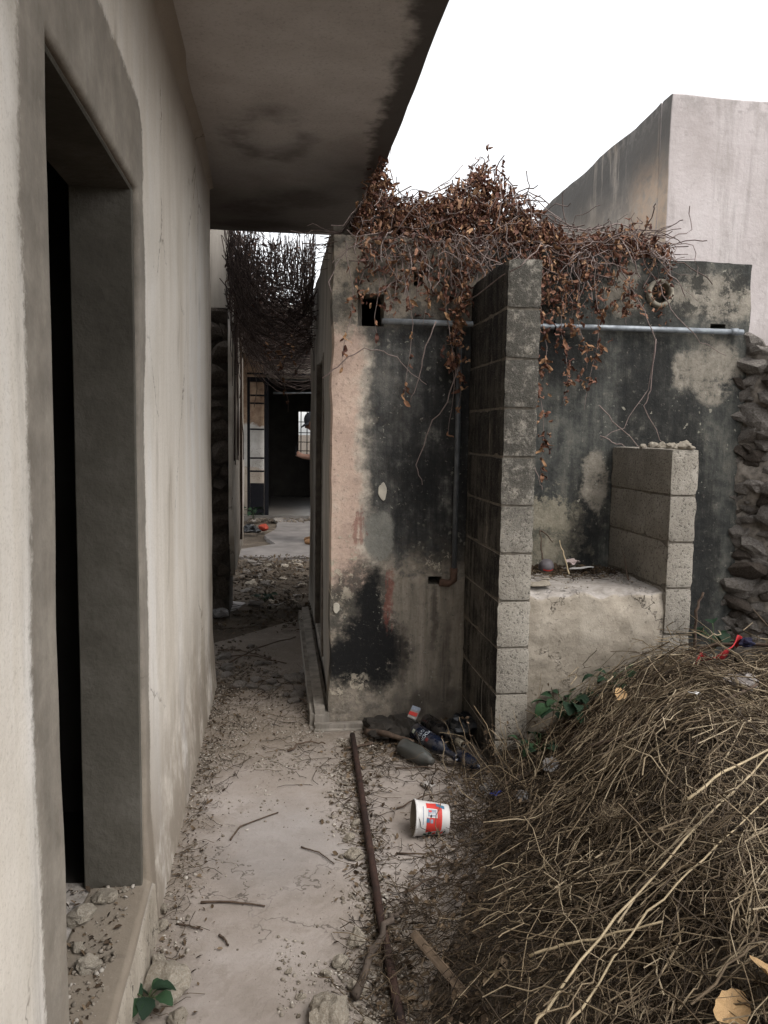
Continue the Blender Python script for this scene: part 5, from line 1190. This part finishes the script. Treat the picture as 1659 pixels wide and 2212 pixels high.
for i, (a, b) in enumerate((((1.14, 3.72, .82), (1.22, 3.84, 1.02)), ((1.30, 3.78, .84), (1.31, 3.86, .99)), ((1.31, 3.86, .99), (1.38, 3.86, .93)), ((1.37, 3.60, .81), (1.385, 3.78, .95)), ((1.60, 3.45, .81), (1.66, 3.66, .92)))):
    cane('twig', [a, ((a[0]+b[0])/2, (a[1]+b[1])/2, (a[2]+b[2])/2+.01), b], .004, TWIG if i != 3 else CANE, ('twig leaning on the niche wall at the left', 'upright twig behind the ball', 'bent twig tip behind the ball', 'pale twig rising from the ledge litter', 'thin twig leaning on the short pier')[i], 'twig', 'twigs on the ledge', .003)
# far litter
crumple('net_bag', (-.22, 11.7, .07), (.085, .07, .055), plain('orange_plastic', (.28, .04, .02), .6, .3, 30, .4), 'orange-red crumpled bag on the rear dirt', 'bag', 2, .25)
crumple('plastic_bag', (-.40, 11.5, .07), (.11, .09, .06), PLB, 'dark bag beside the orange bag', 'bag', 6); scrap('wrapper', (-.36, 11.42, .13), (.10, .05), PLW, 'silvery wrapper on the dark bag', 'wrapper', 5)
scrap('paper_scrap', (-.02, 6.35, .085), (.12, .035), DIRTY, 'white paper strip in the corridor dirt', 'paper', .3, .1); scrap('paper_scrap', (.16, 6.7, .085), (.08, .04), DIRTY, 'white scrap in the corridor dirt near the outhouse', 'paper', 2.2, .2)
crumple('plastic_bag', (-.45, 6.05, .09), (.06, .04, .035), PLW, 'crumpled grey bag at the foot of the rubble wall end', 'bag', 25)
inst('pebble', LS[2], (-.1, 8.0, .13), (0, 0, 0), .03); tag(bpy.data.objects['pebble'], 'bright white pebble on the rear dirt heap', 'stone')
# ------------------------------------------------------------------ person at the rear, seen past the corner
px, py = .56, 10.44
person = empty('person', (px, py, .01), 'person in dark clothes and cap looking down at a phone, half hidden by the corner', 'person')
SKIN = plain('skin', (.17, .09, .062), .55, .12, 12, .05, spec=.4); SHIRT = plain('dark_shirt', (.018, .019, .022), .9, .4, 30, .4); TROU = plain('black_trousers', (.009, .009, .011), .9, .3, 20, .3)
SHOE = plain('brown_shoe', (.16, .085, .04), .7, .25, 20, .3); CAP = plain('dark_cap', (.010, .011, .014), .85, .3, 40, .3)
def skin(name, verts, edges, rads, mat, parent, sub=2, root=0):
    me = bpy.data.meshes.new(name); me.from_pydata(verts, edges, []); me.update()
    tmp = bpy.data.objects.new(name, me); C.objects.link(tmp); tmp.modifiers.new('skin', 'SKIN'); sb = tmp.modifiers.new('sub', 'SUBSURF'); sb.levels = sb.render_levels = sub
    bm = bmesh.new(); bm.from_mesh(me); ly = bm.verts.layers.skin.verify(); bm.verts.ensure_lookup_table()
    for i, v in enumerate(bm.verts):
        r_ = rads[i]; v[ly].radius = r_ if isinstance(r_, tuple) else (r_, r_); v[ly].use_root = i == root
    bm.to_mesh(me); bm.free()
    dg = bpy.context.evaluated_depsgraph_get(); dg.update(); m2_ = bpy.data.meshes.new_from_object(tmp.evaluated_get(dg)); bpy.data.objects.remove(tmp)
    m2_.materials.clear(); m2_.materials.append(mat); m2_.polygons.foreach_set('use_smooth', [True]*len(m2_.polygons)); m2_.name = name
    return link(bpy.data.objects.new(name, m2_), parent)
def W(fwd, side, z): return (px-fwd, py+side, .01+z)      # faces -x; side + is away from the camera
vs = [W(0, 0, .90), W(0, 0, 1.08), W(.0, 0, 1.28), W(.03, 0, 1.42), W(.07, 0, 1.50), W(.10, 0, 1.58)]; es = [(0, 1), (1, 2), (2, 3), (3, 4), (4, 5)]; rd = [.13, .115, .13, .07, .05, .055]
for s in (-1, 1):
    b = len(vs); vs += [W(.0, s*.17, 1.37), W(.05, s*.21, 1.13), W(.25, s*.07, 1.14)]; rd += [.055, .043, .032]; es += [(2, b), (b, b+1), (b+1, b+2)]
    h = len(vs); vs += [W(.29, s*.045, 1.16)]; rd += [.030]; es += [(b+2, h)]
    for q in range(4):
        c_ = len(vs); o_ = -.03+.02*q; vs += [W(.325, s*.04+o_*.3, 1.165+o_*.6), W(.345-.004*q, s*.02+o_*.3, 1.17+o_*.6)]; rd += [.0095, .008]; es += [(h, c_), (c_, c_+1)]
    c_ = len(vs); vs += [W(.30, s*.02, 1.19), W(.325, s*.01, 1.205)]; rd += [.011, .009]; es += [(h, c_), (c_, c_+1)]
    b = len(vs); vs += [W(-.01, s*.10, .82), W(.01, s*.105, .48), W(-.01, s*.105, .09), W(.10, s*.11, .045)]; rd += [.085, .06, .042, .035]; es += [(0, b), (b, b+1), (b+1, b+2), (b+2, b+3)]
skin('body', vs, es, rd, SKIN, person)
# head with face, tilted down
hd = []; bm = bmesh.new(); bmesh.ops.create_uvsphere(bm, u_segments=28, v_segments=22, radius=1)
for v in bm.verts:
    p = v.co.copy(); x, y, z = p.x*.098, p.y*.076, p.z*.118          # +x is the face
    if z < 0: x *= 1+.02; y *= 1-.30*(-p.z)**1.5
    if p.x > 0:
        nose = math.exp(-((p.y/.16)**2))*math.exp(-(((p.z+.12)/.20)**2)); x += .026*nose*(p.x > .6)
        brow = math.exp(-(((p.z-.18)/.10)**2)); x += .006*brow; eye = math.exp(-(((abs(p.y)-.36)/.14)**2))*math.exp(-(((p.z-.02)/.09)**2)); x -= .012*eye
        mouth = math.exp(-((p.y/.3)**2))*math.exp(-(((p.z+.50)/.07)**2)); x += .007*mouth*(p.x > .4); chin = math.exp(-((p.y/.4)**2))*math.exp(-(((p.z+.80)/.18)**2)); x += .014*chin
    ear = math.exp(-(((p.x+.05)/.16)**2))*math.exp(-(((p.z+.05)/.2)**2)); y += math.copysign(.014*ear, p.y)*(abs(p.y) > .8)
    v.co = Vector((x, y, z))
me = bpy.data.meshes.new('head'); bm.to_mesh(me); bm.free(); me.materials.append(SKIN); me.polygons.foreach_set('use_smooth', [True]*len(me.polygons))
HR = (0, R(32), math.pi); HL = W(.13, 0, 1.59)
inst('head', me, HL, HR, 1, person)
bm = bmesh.new(); bmesh.ops.create_uvsphere(bm, u_segments=24, v_segments=16, radius=1)
for v in bm.verts:
    p = v.co; v.co = Vector((p.x*.108-.006, p.y*.086, max(p.z*.128, .018-.05*(p.x < 0)*abs(p.x))+.004))
me = bpy.data.meshes.new('cap'); bm.to_mesh(me); bm.free(); me.materials.append(CAP); me.polygons.foreach_set('use_smooth', [True]*len(me.polygons)); inst('cap', me, HL, HR, 1, person)
V = []; F = []
for j in range(5):
    for i in range(9):
        a = R(-65+130*i/8); r_ = .098+.075*j/4*math.cos(a*.9); V.append((r_*math.cos(a), .88*r_*math.sin(a), .028-.02*(j/4)**2-.012*math.sin(a)**2))
F = [(j*9+i, j*9+i+1, (j+1)*9+i+1, (j+1)*9+i) for j in range(4) for i in range(8)]
me = mesh('cap_peak', V, F, CAP, True); o = inst('cap_peak', me, HL, HR, 1, person); o.modifiers.new('s', 'SOLIDIFY').thickness = .004
vs = [W(0, 0, .80), W(0, 0, .92), W(0, 0, 1.10), W(0, 0, 1.30), W(.03, 0, 1.41)]; es = [(0, 1), (1, 2), (2, 3), (3, 4)]; rd = [(.15, .18), (.15, .17), .14, .155, .075]
for s in (-1, 1): b = len(vs); vs += [W(0, s*.18, 1.37), W(.04, s*.215, 1.20)]; rd += [.078, .07]; es += [(3, b), (b, b+1)]
skin('shirt', vs, es, rd, SHIRT, person)
vs = [W(0, 0, .92)]; es = []; rd = [.14]
for s in (-1, 1): b = len(vs); vs += [W(-.01, s*.10, .80), W(.01, s*.105, .48), W(-.01, s*.105, .12)]; rd += [.10, .078, .062]; es += [(0, b), (b, b+1), (b+1, b+2)]
skin('trousers', vs, es, rd, TROU, person)
for s in (-1, 1): skin('shoe', [W(-.04, s*.11, .055), W(.06, s*.11, .05), W(.17, s*.115, .035), W(.235, s*.118, .03)], [(0, 1), (1, 2), (2, 3)], [.05, .05, .042, .03], SHOE, person)
ph = boxm('phone', -.036, .036, -.005, .005, -.07, .07, BLACKIRON, None, .004, 2); ph.location = W(.34, 0, 1.20); ph.rotation_euler = (0, R(35), R(90)); tag(ph, 'dark phone held in both hands by the person', 'phone')
